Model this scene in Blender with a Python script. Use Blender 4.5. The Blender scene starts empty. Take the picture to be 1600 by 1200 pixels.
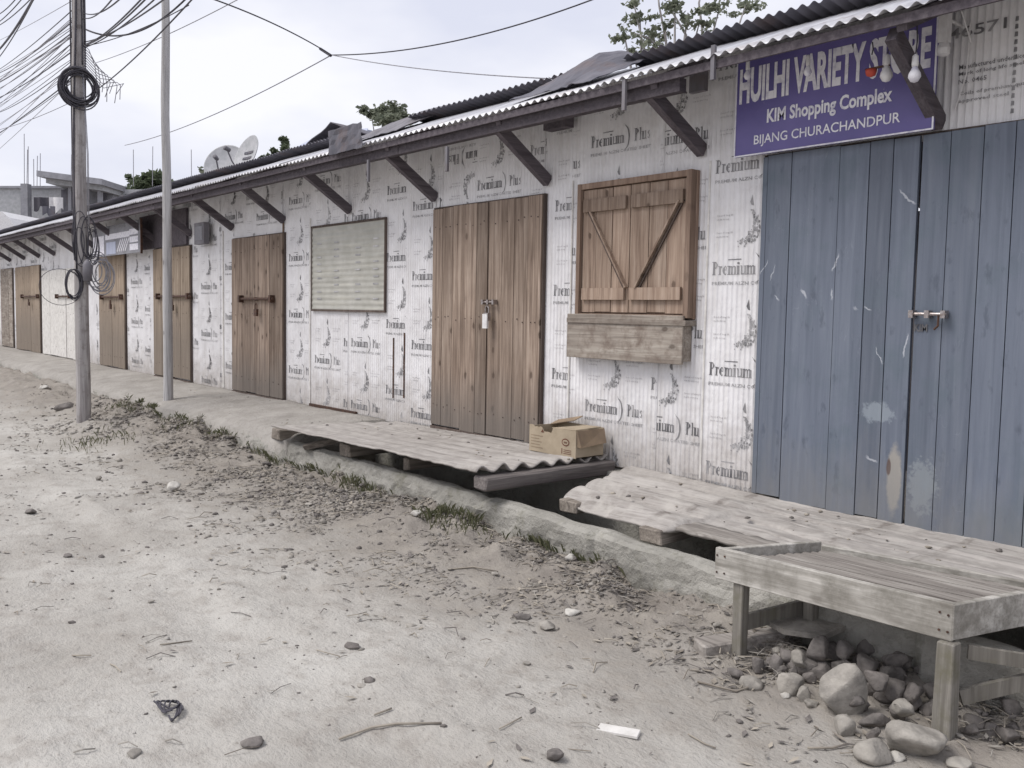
import bpy, bmesh, math, random
import numpy as np
from mathutils import Vector, Matrix, noise
random.seed(7); RNG = np.random.default_rng(7)
sc = bpy.context.scene
C = sc.collection

# ------------------------------------------------------------ camera, sky, sun, exposure
CX, CY, F = 800., 584., 1400.
def _n(v): return v/np.linalg.norm(v)
_mx = _n(np.array([(-380-CX)/F, (466-CY)/F, 1.])); _dn = _n(np.array([(434-CX)/F, (20900-CY)/F, 1.]))
_dn = _n(_dn-(_dn@_mx)*_mx)
RW = np.array([-_mx, np.cross(-_dn, -_mx), -_dn])           # world = RW @ camera (x right, y down, z forward)
EYE = np.array([0., -4.77, 1.5])
def ray(x, y): return RW@np.array([(x-CX)/F, (y-CY)/F, 1.])
def onY(x, y, Y=0.): r = ray(x, y); return EYE+r*((Y-EYE[1])/r[1])
def onZ(x, y, Z=0.): r = ray(x, y); return EYE+r*((Z-EYE[2])/r[2])
def onX(x, y, X=0.): r = ray(x, y); return EYE+r*((X-EYE[0])/r[0])
def atD(x, y, d): return EYE+ray(x, y)*d
cam = bpy.data.cameras.new('camera'); camo = bpy.data.objects.new('camera', cam); C.objects.link(camo)
r = RW@np.array([1., 0, 0]); u = RW@np.array([0, -1., 0]); b = RW@np.array([0, 0, -1.])
camo.matrix_world = Matrix(((r[0], u[0], b[0], EYE[0]), (r[1], u[1], b[1], EYE[1]), (r[2], u[2], b[2], EYE[2]), (0, 0, 0, 1)))
cam.sensor_width = 36; cam.lens = 36*F/1600; cam.shift_y = -0.01; cam.clip_start = .05; cam.clip_end = 2000
sc.camera = camo

SUN_EL, SUN_AZ = math.radians(54), math.radians(-118)      # azimuth of the sun: direction to it, from +X counterclockwise
w = bpy.data.worlds.new('World'); sc.world = w; w.use_nodes = True
nt = w.node_tree; nt.nodes.clear(); N = nt.nodes.new; L = nt.links.new
out = N('ShaderNodeOutputWorld'); bg = N('ShaderNodeBackground')
sky = N('ShaderNodeTexSky'); sky.sky_type = 'NISHITA'; sky.sun_disc = False
sky.sun_elevation = SUN_EL; sky.sun_rotation = math.pi/2-SUN_AZ; sky.dust_density = 3; sky.air_density = 1
tc = N('ShaderNodeTexCoord'); mp = N('ShaderNodeMapping'); mp.inputs['Scale'].default_value = (1, 1, 2.6)
no = N('ShaderNodeTexNoise'); no.inputs['Scale'].default_value = 2.1; no.inputs['Detail'].default_value = 5; no.inputs['Roughness'].default_value = .5
L(tc.outputs['Generated'], mp.inputs[0]); L(mp.outputs[0], no.inputs[0])
cr = N('ShaderNodeValToRGB'); L(no.outputs[0], cr.inputs[0])
cr.color_ramp.elements[0].position = .40; cr.color_ramp.elements[0].color = (5.1, 5.25, 6.1, 1)
cr.color_ramp.elements[1].position = .60; cr.color_ramp.elements[1].color = (6.75, 6.75, 7.1, 1)
mx = N('ShaderNodeMix'); mx.data_type = 'RGBA'; mx.inputs['Factor'].default_value = .94
L(sky.outputs[0], mx.inputs['A']); L(cr.outputs[0], mx.inputs['B']); L(mx.outputs['Result'], bg.inputs[0])
bg.inputs[1].default_value = .10; L(bg.outputs[0], out.inputs[0])
ld = bpy.data.lights.new('sun', 'SUN'); ld.energy = 1.65; ld.angle = math.radians(26); ld.color = (1, .965, .92)
lo = bpy.data.objects.new('sun', ld); C.objects.link(lo)
sd = Vector((math.cos(SUN_AZ)*math.cos(SUN_EL), math.sin(SUN_AZ)*math.cos(SUN_EL), math.sin(SUN_EL)))
lo.rotation_euler = sd.to_track_quat('Z', 'Y').to_euler(); lo.location = (0, -8, 12)
sc.view_settings.view_transform = 'Standard'; sc.view_settings.look = 'None'
sc.view_settings.exposure = 0.60; sc.view_settings.gamma = 1

# ------------------------------------------------------------ materials
class NB:
    """tiny node builder for one material"""
    def __init__(s, name, rough=.8, metal=0, spec=.3):
        s.m = bpy.data.materials.new(name); s.m.use_nodes = True; s.t = s.m.node_tree; s.t.nodes.clear()
        s.o = s.n('ShaderNodeOutputMaterial'); s.p = s.n('ShaderNodeBsdfPrincipled'); s.l(s.p.outputs[0], s.o.inputs[0])
        s.p.inputs['Roughness'].default_value = rough; s.p.inputs['Metallic'].default_value = metal
        s.p.inputs['Specular IOR Level'].default_value = spec
        s.g = s.n('ShaderNodeNewGeometry'); s.pos = s.g.outputs['Position']; s.rnd = s.g.outputs['Random Per Island']
    def n(s, k, **kw):
        a = s.t.nodes.new(k)
        for q, v in kw.items(): setattr(a, q, v)
        return a
    def l(s, a, b): s.t.links.new(a, b)
    def put(s, sock, v):
        if hasattr(v, 'links'): s.l(v, sock)
        else: sock.default_value = v
    def math(s, op, a, b=0., c=None, clamp=False):
        q = s.n('ShaderNodeMath', operation=op, use_clamp=clamp); s.put(q.inputs[0], a); s.put(q.inputs[1], b)
        if c is not None: s.put(q.inputs[2], c)
        return q.outputs[0]
    def vec(s, v, sc_=(1, 1, 1), off=None):
        q = s.n('ShaderNodeVectorMath', operation='MULTIPLY'); s.l(v, q.inputs[0]); q.inputs[1].default_value = sc_
        if off is None: return q.outputs[0]
        a = s.n('ShaderNodeVectorMath', operation='ADD'); s.l(q.outputs[0], a.inputs[0]); s.l(off, a.inputs[1]); return a.outputs[0]
    def noise(s, v, scale, detail=4, rough=.55, dist=0):
        q = s.n('ShaderNodeTexNoise'); s.l(v, q.inputs['Vector']); q.inputs['Scale'].default_value = scale
        q.inputs['Detail'].default_value = detail; q.inputs['Roughness'].default_value = rough; q.inputs['Distortion'].default_value = dist
        return q.outputs[0]
    def vor(s, v, scale, feature='F1', rnd=1):
        q = s.n('ShaderNodeTexVoronoi', feature=feature); s.l(v, q.inputs['Vector']); q.inputs['Scale'].default_value = scale
        q.inputs['Randomness'].default_value = rnd; return q.outputs['Distance']
    def ramp(s, f, stops):
        q = s.n('ShaderNodeValToRGB'); s.l(f, q.inputs[0]); e = q.color_ramp.elements
        while len(e) < len(stops): e.new(.5)
        for a, (p, c) in zip(e, stops):
            a.position = p; a.color = (c, c, c, 1) if isinstance(c, (int, float)) else (*c, 1)
        return q.outputs[0]
    def step(s, f, a, b):
        q = s.n('ShaderNodeMapRange', clamp=True); s.put(q.inputs[0], f); q.inputs[1].default_value = a; q.inputs[2].default_value = b
        return q.outputs[0]
    def mix(s, f, a, b, mode='MIX'):
        q = s.n('ShaderNodeMix', data_type='RGBA', blend_type=mode); s.put(q.inputs['Factor'], f)
        for k, v in (('A', a), ('B', b)):
            if hasattr(v, 'links'): s.l(v, q.inputs[k])
            else: q.inputs[k].default_value = (*v, 1)
        return q.outputs['Result']
    def axis(s, k):
        q = s.n('ShaderNodeSeparateXYZ'); s.l(s.pos, q.inputs[0]); return q.outputs[k]
    def bump(s, h, strength=.3, dist=.01):
        q = s.n('ShaderNodeBump'); s.l(h, q.inputs['Height']); q.inputs['Strength'].default_value = strength; q.inputs['Distance'].default_value = dist
        s.l(q.outputs[0], s.p.inputs['Normal'])
    def color(s, c): s.put(s.p.inputs['Base Color'], c if hasattr(c, 'links') else (*c, 1)); return s

def mat_wood(name, cols, axis='z', knots=.6, grey=None, zfade=(.5, 1.1), dust=0., dustc=(.36, .33, .30), shift=1.):
    m = NB(name, .85, spec=.2)
    st = {'z': (26, 26, 1.1), 'x': (1.1, 26, 26), 'y': (26, 1.1, 26)}[axis]
    cmb = m.n('ShaderNodeCombineXYZ'); rr = m.math('MULTIPLY', m.rnd, 37.)
    for k in range(3): m.l(rr, cmb.inputs[k])
    v = m.vec(m.pos, st, cmb.outputs[0])
    g = m.noise(v, 1., 6, .6, .6); g2 = m.noise(v, 3.3, 3, .6)
    c = m.ramp(g, [(.28, cols[0]), (.5, cols[1]), (.72, cols[2])])
    c = m.mix(m.math('MULTIPLY', m.step(g2, .5, .72), .45), c, tuple(x*.55 for x in cols[0]))
    tone = m.math('MULTIPLY_ADD', m.rnd, .6, .68)
    tn = m.n('ShaderNodeCombineColor'); [m.l(tone, tn.inputs[k]) for k in range(3)]
    c = m.mix(shift, c, tn.outputs[0], 'MULTIPLY')
    big = m.noise(m.pos, 2.3, 4)
    c = m.mix(m.math('MULTIPLY', m.step(big, .45, .75), .35), c, cols[0])
    if knots:
        ka = {'z': (0, 2), 'x': (2, 0), 'y': (0, 1)}[axis]; kc = m.n('ShaderNodeCombineXYZ')
        m.l(m.math('MULTIPLY_ADD', m.axis(ka[0]), 9., rr), kc.inputs[0]); m.l(m.math('MULTIPLY_ADD', m.axis(ka[1]), 5.0, rr), kc.inputs[1])
        kv = m.n('ShaderNodeTexVoronoi', voronoi_dimensions='2D'); m.l(kc.outputs[0], kv.inputs['Vector']); kv.inputs['Scale'].default_value = 1.; gs = m.n('ShaderNodeSeparateColor'); m.l(kv.outputs['Color'], gs.inputs[0]); gt = m.step(gs.outputs[0], .80, .83); d = m.math('ADD', kv.outputs['Distance'], m.math('MULTIPLY', m.math('SUBTRACT', m.noise(m.pos, 30, 3), .5), .16))
        k = m.math('SUBTRACT', 1., m.step(d, .10, .17)); c = m.mix(m.math('MULTIPLY', m.math('MULTIPLY', m.math('SUBTRACT', 1., m.step(d, .12, .40)), gt), knots*.3), c, tuple(x*.6 for x in cols[0])); c = m.mix(m.math('MULTIPLY', m.math('MULTIPLY', k, gt), knots*.75), c, (.055, .035, .026))
    if grey:
        z = m.axis(2); f = m.math('SUBTRACT', 1., m.step(m.math('ADD', z, m.math('MULTIPLY', big, .5)), zfade[0]+.25, zfade[1]+.25))
        c = m.mix(m.math('MULTIPLY', f, .85), c, m.mix(g, tuple(x*.6 for x in grey), grey))
    if dust:
        f = m.step(m.noise(m.pos, 9., 5, .65), .62-dust*.35, .74-dust*.1); c = m.mix(m.math('MULTIPLY', f, .8), c, dustc)
    m.color(c); m.bump(m.math('ADD', g, m.math('MULTIPLY', g2, .5)), .45, .006); return m.m

def mat_plain(name, c1, c2=None, rough=.7, metal=0, scale=12, bump=.2, spec=.3, lo_=.35, hi=.65, bscale=None):
    m = NB(name, rough, metal, spec); c2 = c2 or tuple(x*.7 for x in c1)
    f = m.noise(m.pos, scale, 6, .62); m.color(m.ramp(f, [(lo_, c2), (hi, c1)]))
    if bump: m.bump(m.noise(m.pos, bscale or scale*3, 5, .6), bump, .01)
    return m.m

M = {}
M['door'] = mat_wood('door_planks', [(.125, .09, .07), (.27, .208, .165), (.42, .34, .28)], grey=(.21, .185, .165), zfade=(.55, 1.0), knots=.85)
M['door_old'] = mat_wood('old_door_planks', [(.18, .135, .10), (.31, .245, .185), (.44, .36, .285)], grey=(.25, .21, .175), zfade=(.9, 1.9), knots=.5)
M['frame_wood'] = mat_wood('frame_wood', [(.15, .105, .08), (.24, .17, .13), (.32, .24, .19)], knots=.3)
M['shutter'] = mat_wood('shutter_planks', [(.18, .125, .095), (.31, .232, .18), (.43, .34, .275)], knots=.8)
M['grey_wood'] = mat_wood('weathered_wood', [(.17, .145, .125), (.29, .255, .22), (.40, .365, .32)], axis='x', knots=.8, dust=.45, dustc=(.14, .10, .08))
M['table_wood'] = mat_wood('table_wood', [(.21, .197, .175), (.35, .332, .303), (.50, .48, .445)], axis='x', knots=.4, dust=.6, dustc=(.17, .158, .135))
M['slat_wood'] = mat_wood('slat_wood', [(.13, .115, .105), (.25, .228, .208), (.39, .365, .335)], axis='x', knots=.1, shift=.8)
M['leg_wood'] = mat_wood('leg_wood', [(.11, .10, .088), (.18, .168, .148), (.27, .252, .225)], knots=.3, dust=.3, dustc=(.15, .14, .10))
M['dark_wood'] = mat_wood('dark_wood', [(.075, .064, .074), (.115, .10, .112), (.16, .142, .154)], axis='y', knots=.2)
M['beam_wood'] = mat_wood('beam_wood', [(.10, .085, .075), (.20, .175, .15), (.32, .285, .25)], axis='y', knots=.3)
M['pole_pale'] = mat_wood('pale_pole_wood', [(.28, .27, .27), (.44, .43, .43), (.58, .57, .57)], knots=.6, shift=0)
M['deck'] = mat_wood('dusty_deck_boards', [(.25, .228, .21), (.36, .335, .315), (.47, .445, .42)], axis='x', knots=.5, dust=.5, dustc=(.45, .425, .395), shift=0)
M['end_wood'] = mat_wood('end_beam_wood', [(.08, .07, .07), (.14, .125, .12), (.21, .19, .18)], axis='y', knots=.3)
M['pole_wood'] = mat_wood('pole_wood', [(.20, .18, .18), (.36, .34, .335), (.52, .50, .49)], knots=.5, shift=0, dust=.25, dustc=(.17, .15, .14))
M['dark_frame'] = mat_wood('dark_frame_wood', [(.06, .045, .04), (.10, .078, .068), (.15, .12, .105)], knots=0)
M['iron'] = mat_plain('dark_iron', (.07, .05, .045), (.14, .075, .05), .55, .6, 30)
M['steel'] = mat_plain('worn_steel', (.45, .43, .43), (.25, .2, .18), .4, .8, 60)
M['white_plastic'] = mat_plain('white_plastic', (.75, .74, .74), (.62, .6, .6), .35, 0, 20, .02, .5)
M['cable'] = mat_plain('black_cable', (.075, .07, .085), (.05, .048, .058), .6, 0, 20, 0)
M['cable_grey'] = mat_plain('grey_cable', (.34, .33, .36), (.2, .2, .22), .6, 0, 20, 0)
M['rock'] = mat_plain('river_rock', (.37, .345, .31), (.22, .205, .185), .95, 0, 11, .8, .15, .38, .62)
M['rock_dark'] = mat_plain('dark_rock', (.22, .20, .188), (.12, .11, .103), .95, 0, 14, .8, .12)
M['litter'] = mat_plain('leaf_litter', (.42, .38, .32), (.20, .175, .15), .95, 0, 3, 0, .1)
M['plaster_white'] = mat_plain('white_board', (.72, .70, .67), (.55, .53, .5), .7, 0, 14, .1)
M['card'] = mat_plain('cardboard', (.42, .35, .26), (.34, .28, .205), .9, 0, 9, .1, .15)
M['chalk'] = mat_plain('pale_rubble', (.56, .54, .50), (.38, .36, .33), .9, 0, 16, .6, .2)
M['card_dark'] = mat_plain('cardboard_inside', (.30, .225, .155), (.22, .165, .12), .9, 0, 9, .1, .15)
M['ink_brown'] = mat_plain('brown_ink', (.16, .07, .045), (.13, .06, .04), .9, 0, 9, 0)
M['ink'] = mat_plain('print_ink', (.48, .47, .475), (.14, .138, .145), .5, 0, 6, 0, .3, .42, .72)
M['ink_soft'] = mat_plain('print_ink_soft', (.58, .57, .575), (.27, .265, .27), .5, 0, 7, 0, .3, .38, .7)
M['letter'] = mat_plain('sign_letter', (.80, .79, .83), (.52, .50, .60), .5, 0, 22, 0, .3, .3, .55)
M['sign_red'] = mat_plain('sign_red', (.55, .09, .06), None, .5, 0, 20, 0)

def mk():
    m = NB('cladding_film', .42, spec=.45)          # white printed film still on the ribbed tin
    f = m.noise(m.pos, 3.5, 6, .6); st = m.noise(m.vec(m.pos, (14, 14, .8)), 1., 5, .6)
    c = m.ramp(f, [(.3, (.66, .645, .65)), (.62, (.80, .79, .80))])
    c = m.mix(m.math('MULTIPLY', m.step(st, .52, .78), .35), c, (.50, .47, .42))
    z = m.axis(2); lowd = m.math('SUBTRACT', 1., m.step(m.math('ADD', z, m.math('MULTIPLY', m.noise(m.pos, 7, 6, .7), .7)), .66, 1.25))
    c = m.mix(m.math('MULTIPLY', lowd, .75), c, (.36, .32, .28))
    c = m.mix(m.math('MULTIPLY', m.step(m.noise(m.pos, 9, 7, .75), .60, .70), .22), c, (.50, .47, .44))
    m.color(c); m.bump(m.math('ADD', m.noise(m.vec(m.pos, (4, 4, 1.6)), 1.4, 4), m.math('MULTIPLY', m.noise(m.pos, 22, 4), .2)), .6, .04); return m.m
M['film'] = mk()
def mk():
    m = NB('yellowed_sheet', .5, spec=.4)
    f = m.noise(m.pos, 5, 6, .6); st = m.noise(m.vec(m.pos, (1.2, 1, 22)), 1., 5, .6)
    c = m.ramp(f, [(.3, (.36, .352, .31)), (.65, (.48, .472, .43))])
    m.color(m.mix(m.math('MULTIPLY', m.step(st, .5, .7), .5), c, (.62, .60, .52))); return m.m
M['yellow_sheet'] = mk()
def mk(name, a, b_, rust, metal=.35, rough=.45):
    m = NB(name, rough, metal, .4); f = m.noise(m.vec(m.pos, (8, 2, 2)), 1., 6, .65)
    c = m.ramp(f, [(.3, a), (.65, b_)]); rf = m.step(m.noise(m.pos, 3.1, 7, .7), .52, .66)
    m.color(m.mix(m.math('MULTIPLY', rf, rust), c, (.16, .085, .05))); m.bump(f, .1, .01); return m.m
M['tin'] = mk('galvanised_tin', (.30, .30, .33), (.56, .56, .59), .3, .2)
M['tin_dark'] = mk('weathered_shaded_tin', (.09, .09, .11), (.16, .155, .18), .3, .1, .8)  # dark old tin; on the ridge sheets it also carries their shade
M['tin_old'] = mk('old_tin', (.12, .115, .13), (.23, .22, .24), .25, .15, .65)
M['tin_blue'] = mk('blue_tin', (.34, .37, .48), (.45, .48, .60), .05, .1, .5)
def mk():
    m = NB('sign_blue', .4, spec=.4); f = m.noise(m.pos, 2.4, 5); z = m.axis(2)
    c = m.ramp(f, [(.3, (.10, .085, .245)), (.65, (.145, .12, .32))])
    m.color(m.mix(m.step(m.noise(m.pos, 30, 5, .7), .66, .74), c, (.22, .2, .34))); return m.m
M['sign_blue'] = mk()
def mk():
    m = NB('blue_paint', .5, spec=.35)
    v = m.vec(m.pos, (22, 22, 1.1)); g = m.noise(v, 1., 6, .6, .5)
    c = m.ramp(g, [(.25, (.10, .117, .152)), (.5, (.135, .155, .198)), (.78, (.175, .196, .238))])
    tone = m.math('MULTIPLY_ADD', m.rnd, .3, .82); tn = m.n('ShaderNodeCombineColor'); [m.l(tone, tn.inputs[k]) for k in range(3)]
    c = m.mix(1., c, tn.outputs[0], 'MULTIPLY')
    c = m.mix(m.math('MULTIPLY', m.step(m.noise(m.pos, 3.2, 6, .65), .5, .72), .5), c, (.10, .135, .16))
    # scuffs: thin short pale scratches
    sv = m.vec(m.pos, (13, 13, 3.2)); d = m.noise(sv, 1.3, 2, .5, 1.2); fl = m.math('ABSOLUTE', m.math('SUBTRACT', d, .5))
    band = m.math('SUBTRACT', 1., m.step(fl, .0, .008)); gate = m.step(m.noise(m.pos, 2.6, 2), .585, .63)
    c = m.mix(m.math('MULTIPLY', m.math('MULTIPLY', band, gate), .12), c, (.5, .52, .56))
    c = m.mix(m.math('MULTIPLY', m.step(m.noise(m.vec(m.pos, (7, 7, 3)), 2.2, 4, .6), .60, .70), .55), c, (.075, .09, .12))
    def blob(px, py, rx, rz, col, amt=.8, nz=.5):
        nonlocal c
        p = onY(px, py, -.05); dx = m.math('DIVIDE', m.math('SUBTRACT', m.axis(0), float(p[0])), rx); dz = m.math('DIVIDE', m.math('SUBTRACT', m.axis(2), float(p[2])), rz)
        rr = m.math('SQRT', m.math('ADD', m.math('MULTIPLY', dx, dx), m.math('MULTIPLY', dz, dz)))
        rr = m.math('ADD', rr, m.math('MULTIPLY', m.math('SUBTRACT', m.noise(m.pos, 28, 5, .7), .5), nz*2))
        c = m.mix(m.math('MULTIPLY', m.math('SUBTRACT', 1., m.step(rr, .75, 1.05)), amt), c, col)
    blob(1396, 750, .045, .20, (.33, .31, .28), .9, .3); blob(1388, 730, .014, .05, (.09, .05, .04), .9, .2)
    blob(1372, 645, .09, .06, (.30, .34, .38), .6, 1.); blob(1440, 760, .08, .14, (.27, .30, .32), .6, 1.2)
    def stroke(x0, y0, x1, y1, wd, amt=.6, col=(.56, .58, .62)):
        nonlocal c
        a, b_ = onY(x0, y0, -.05), onY(x1, y1, -.05); L_ = math.hypot(b_[0]-a[0], b_[2]-a[2]); ux, uz = (b_[0]-a[0])/L_, (b_[2]-a[2])/L_
        X_ = m.math('SUBTRACT', m.axis(0), float(a[0])); Z_ = m.math('SUBTRACT', m.axis(2), float(a[2]))
        t = m.math('ADD', m.math('MULTIPLY', X_, float(ux)), m.math('MULTIPLY', Z_, float(uz)))
        d = m.math('ADD', m.math('MULTIPLY', X_, float(-uz)), m.math('MULTIPLY', Z_, float(ux)))
        d = m.math('ADD', d, m.math('MULTIPLY', m.math('SUBTRACT', m.noise(m.pos, 12, 4), .5), .07))
        f = m.math('MULTIPLY', m.math('SUBTRACT', 1., m.step(m.math('ABSOLUTE', d), wd*.5, wd)), m.math('MULTIPLY', m.step(t, 0., .02), m.math('SUBTRACT', 1., m.step(t, L_-.02, L_))))
        c = m.mix(m.math('MULTIPLY', f, amt), c, col)
    for q in ((1403, 297, 1431, 320, .006), (1309, 395, 1300, 425, .006), (1417, 520, 1410, 560, .006), (1200, 405, 1188, 430, .004), (1212, 412, 1205, 440, .004), (1250, 452, 1262, 466, .009), (1348, 480, 1362, 486, .006), (1210, 460, 1220, 468, .005), (1370, 540, 1378, 570, .003), (1352, 712, 1372, 722, .008), (1300, 450, 1298, 470, .005), (1335, 478, 1338, 486, .008)): stroke(*q)
    lw = m.math('SUBTRACT', 1., m.step(m.math('ADD', m.axis(2), m.math('MULTIPLY', m.noise(m.vec(m.pos, (4, 4, 1.5)), 2., 6, .7), .9)), .78, 1.25))
    c = m.mix(m.math('MULTIPLY', lw, .6), c, (.20, .20, .20))
    m.color(c); m.bump(g, .35, .005); return m.m
M['blue'] = mk()
def mk():
    m = NB('packed_earth', .95, spec=.12)
    a = m.noise(m.pos, .8, 6, .6); b2 = m.noise(m.pos, 6, 7, .68); c3 = m.noise(m.vec(m.pos, (1, 1.6, 1)), 34, 5, .7)
    c = m.ramp(a, [(.32, (.36, .338, .308)), (.52, (.44, .42, .388)), (.7, (.515, .498, .465))])
    c = m.mix(m.math('MULTIPLY', m.step(b2, .49, .66), .5), c, (.285, .255, .228))
    c = m.mix(m.math('MULTIPLY', m.step(c3, .58, .70), .45), c, (.205, .185, .16)); sp = m.vor(m.vec(m.pos, (1, 1.5, 1)), 26); c = m.mix(m.math('MULTIPLY', m.math('MULTIPLY', m.math('SUBTRACT', 1., m.step(sp, .10, .22)), m.step(b2, .46, .58)), .4), c, (.13, .11, .095))
    c = m.mix(m.math('MULTIPLY', m.step(c3, .44, .30), .35), c, (.56, .53, .49))
    # damp darker soil banked against the concrete edge
    y = m.axis(1); f = m.step(m.math('ADD', y, m.math('MULTIPLY', m.noise(m.pos, 3, 6, .65), 1.3)), -1.85, -.95)
    c = m.mix(m.math('MULTIPLY', f, .72), c, m.mix(m.step(b2, .4, .6), (.17, .145, .125), (.29, .26, .225)))
    m.color(c); m.bump(m.math('ADD', m.math('MULTIPLY', b2, 1.2), m.math('MULTIPLY', c3, .5)), .8, .03); return m.m
M['earth'] = mk()
def mk(name, a, b_, moss, sc_=3.):
    m = NB(name, .92, spec=.15); f = m.noise(m.pos, sc_, 7, .65); g = m.noise(m.pos, 26, 5, .7)
    c = m.ramp(f, [(.3, a), (.65, b_)]); c = m.mix(m.math('MULTIPLY', m.step(g, .55, .7), .45), c, tuple(x*.5 for x in a))
    c = m.mix(m.math('MULTIPLY', m.step(m.noise(m.pos, 5.3, 6, .7), .54, .68), moss), c, (.13, .125, .075))
    m.color(c); m.bump(m.math('ADD', f, m.math('MULTIPLY', g, .6)), .9, .03); return m.m
M['concrete'] = mk('rough_concrete', (.25, .24, .215), (.42, .405, .37), .4)
M['walkway'] = mk('walkway_cement', (.28, .262, .24), (.40, .377, .35), .15)
M['asbestos'] = mk('cement_sheet', (.29, .268, .25), (.44, .415, .39), .08, 5)
M['cement_grey'] = mk('grey_cement', (.25, .25, .27), (.36, .36, .39), .1)

# ------------------------------------------------------------ mesh helpers
WORLD = {}                                  # world position of each empty (all unrotated)
class MB:
    def __init__(s): s.v = []; s.f = []; s.mi = []
    def add(s, vs, fs, mi=0):
        o = len(s.v); s.v += [tuple(map(float, p)) for p in vs]; s.f += [tuple(i+o for i in f) for f in fs]; s.mi += [mi]*len(fs); return s
    def hexa(s, p, mi=0):                   # p: 4 bottom (ccw from above) + 4 top
        return s.add(p, [(3, 2, 1, 0), (4, 5, 6, 7), (0, 1, 5, 4), (1, 2, 6, 5), (2, 3, 7, 6), (3, 0, 4, 7)], mi)
    def box(s, x0, x1, y0, y1, z0, z1, mi=0):
        return s.hexa([(x0, y0, z0), (x1, y0, z0), (x1, y1, z0), (x0, y1, z0), (x0, y0, z1), (x1, y0, z1), (x1, y1, z1), (x0, y1, z1)], mi)
    def beam(s, a, b_, wd, ht, up=(0, 0, 1), mi=0, jit=0):
        a = Vector(a); b_ = Vector(b_); d = (b_-a).normalized(); sd_ = d.cross(Vector(up)).normalized()*wd/2; u_ = sd_.cross(d).normalized()*ht/2
        P = []
        for e in (a, b_):
            for q in (-sd_-u_, sd_-u_, sd_+u_, -sd_+u_): P.append(e+q+Vector((random.uniform(-jit, jit), random.uniform(-jit, jit), random.uniform(-jit, jit))))
        return s.add(P, [(0, 1, 2, 3), (7, 6, 5, 4), (0, 4, 5, 1), (1, 5, 6, 2), (2, 6, 7, 3), (3, 7, 4, 0)], mi)
    def tube(s, pts, rad, n=8, mi=0, cap=True):
        pts = [Vector(p) for p in pts]; rad = rad if hasattr(rad, '__len__') else [rad]*len(pts)
        V = []; ref = Vector((.31, .2, .93))
        for i, p in enumerate(pts):
            d = (pts[min(i+1, len(pts)-1)]-pts[max(i-1, 0)]).normalized()
            if abs(d.dot(ref)) > .96: ref = Vector((1, .1, 0))
            a = d.cross(ref).normalized(); c = d.cross(a)
            V += [p+(a*math.cos(2*math.pi*k/n)+c*math.sin(2*math.pi*k/n))*rad[i] for k in range(n)]
        Fc = [(i*n+k, i*n+(k+1) % n, (i+1)*n+(k+1) % n, (i+1)*n+k) for i in range(len(pts)-1) for k in range(n)]
        if cap: Fc += [tuple(range(n-1, -1, -1)), tuple((len(pts)-1)*n+k for k in range(n))]
        return s.add(V, Fc, mi)
    def lathe(s, c, prof, n=16, mi=0, axis=(0, 0, 1)):
        q = Vector(axis).to_track_quat('Z', 'Y'); V = []
        for rr, h in prof: V += [Vector(c)+q@Vector((rr*math.cos(2*math.pi*k/n), rr*math.sin(2*math.pi*k/n), h)) for k in range(n)]
        Fc = [(i*n+k, i*n+(k+1) % n, (i+1)*n+(k+1) % n, (i+1)*n+k) for i in range(len(prof)-1) for k in range(n)]
        Fc += [tuple(range(n-1, -1, -1)), tuple((len(prof)-1)*n+k for k in range(n))]
        return s.add(V, Fc, mi)
    def slab(s, top, us, vs, th, mi=0):     # solid sheet over a grid; top(u,v)->point, th = thickness downward
        nu, nv = len(us), len(vs); T = [top(a, b_) for a in us for b_ in vs]; B = [(p[0], p[1], p[2]-th) for p in T]; o = nu*nv
        Fc = []
        for i in range(nu-1):
            for j in range(nv-1):
                a = i*nv+j; Fc.append((a, a+nv, a+nv+1, a+1)); Fc.append((o+a, o+a+1, o+a+nv+1, o+a+nv))
        for i in range(nu-1):
            a = i*nv; Fc.append((a, o+a, o+a+nv, a+nv)); a = i*nv+nv-1; Fc.append((a, a+nv, o+a+nv, o+a))
        for j in range(nv-1):
            Fc.append((j, j+1, o+j+1, o+j)); a = (nu-1)*nv+j; Fc.append((a, o+a, o+a+1, a+1))
        return s.add(T+B, Fc, mi)
    def build(s, name, mats, parent=None, smooth=False, world=True):
        me = bpy.data.meshes.new(name); vs = s.v
        if parent is not None and world:
            w0 = WORLD.get(parent.name, (0, 0, 0)); vs = [(p[0]-w0[0], p[1]-w0[1], p[2]-w0[2]) for p in vs]
        me.from_pydata(vs, [], s.f); me.validate()
        for m in (mats if isinstance(mats, (list, tuple)) else [mats]): me.materials.append(M[m] if isinstance(m, str) else m)
        if len(s.mi) == len(me.polygons): me.polygons.foreach_set('material_index', s.mi)
        if smooth: me.polygons.foreach_set('use_smooth', [True]*len(me.polygons))
        o = bpy.data.objects.new(name, me); C.objects.link(o)
        if parent is not None:
            o.parent = parent
            if world: WORLD[o.name] = WORLD.get(parent.name, (0, 0, 0))
        return o
def fixn(o):
    bm = bmesh.new(); bm.from_mesh(o.data); bmesh.ops.recalc_face_normals(bm, faces=bm.faces); bm.to_mesh(o.data); bm.free(); return o
def bevel(o, wd=.004, seg=1):
    md = o.modifiers.new('bevel', 'BEVEL'); md.width = wd; md.segments = seg; md.limit_method = 'ANGLE'; md.angle_limit = math.radians(40); return o
def tag(o, label=None, cat=None, group=None, kind=None):
    for k, v in (('label', label), ('category', cat), ('group', group), ('kind', kind)):
        if v: o[k] = v
    return o
def thing(name, loc, label, cat, group=None):
    o = bpy.data.objects.new(name, None); C.objects.link(o); o.location = tuple(map(float, loc)); o.empty_display_size = .1
    WORLD[o.name] = tuple(map(float, loc)); return tag(o, label, cat, group)
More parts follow.
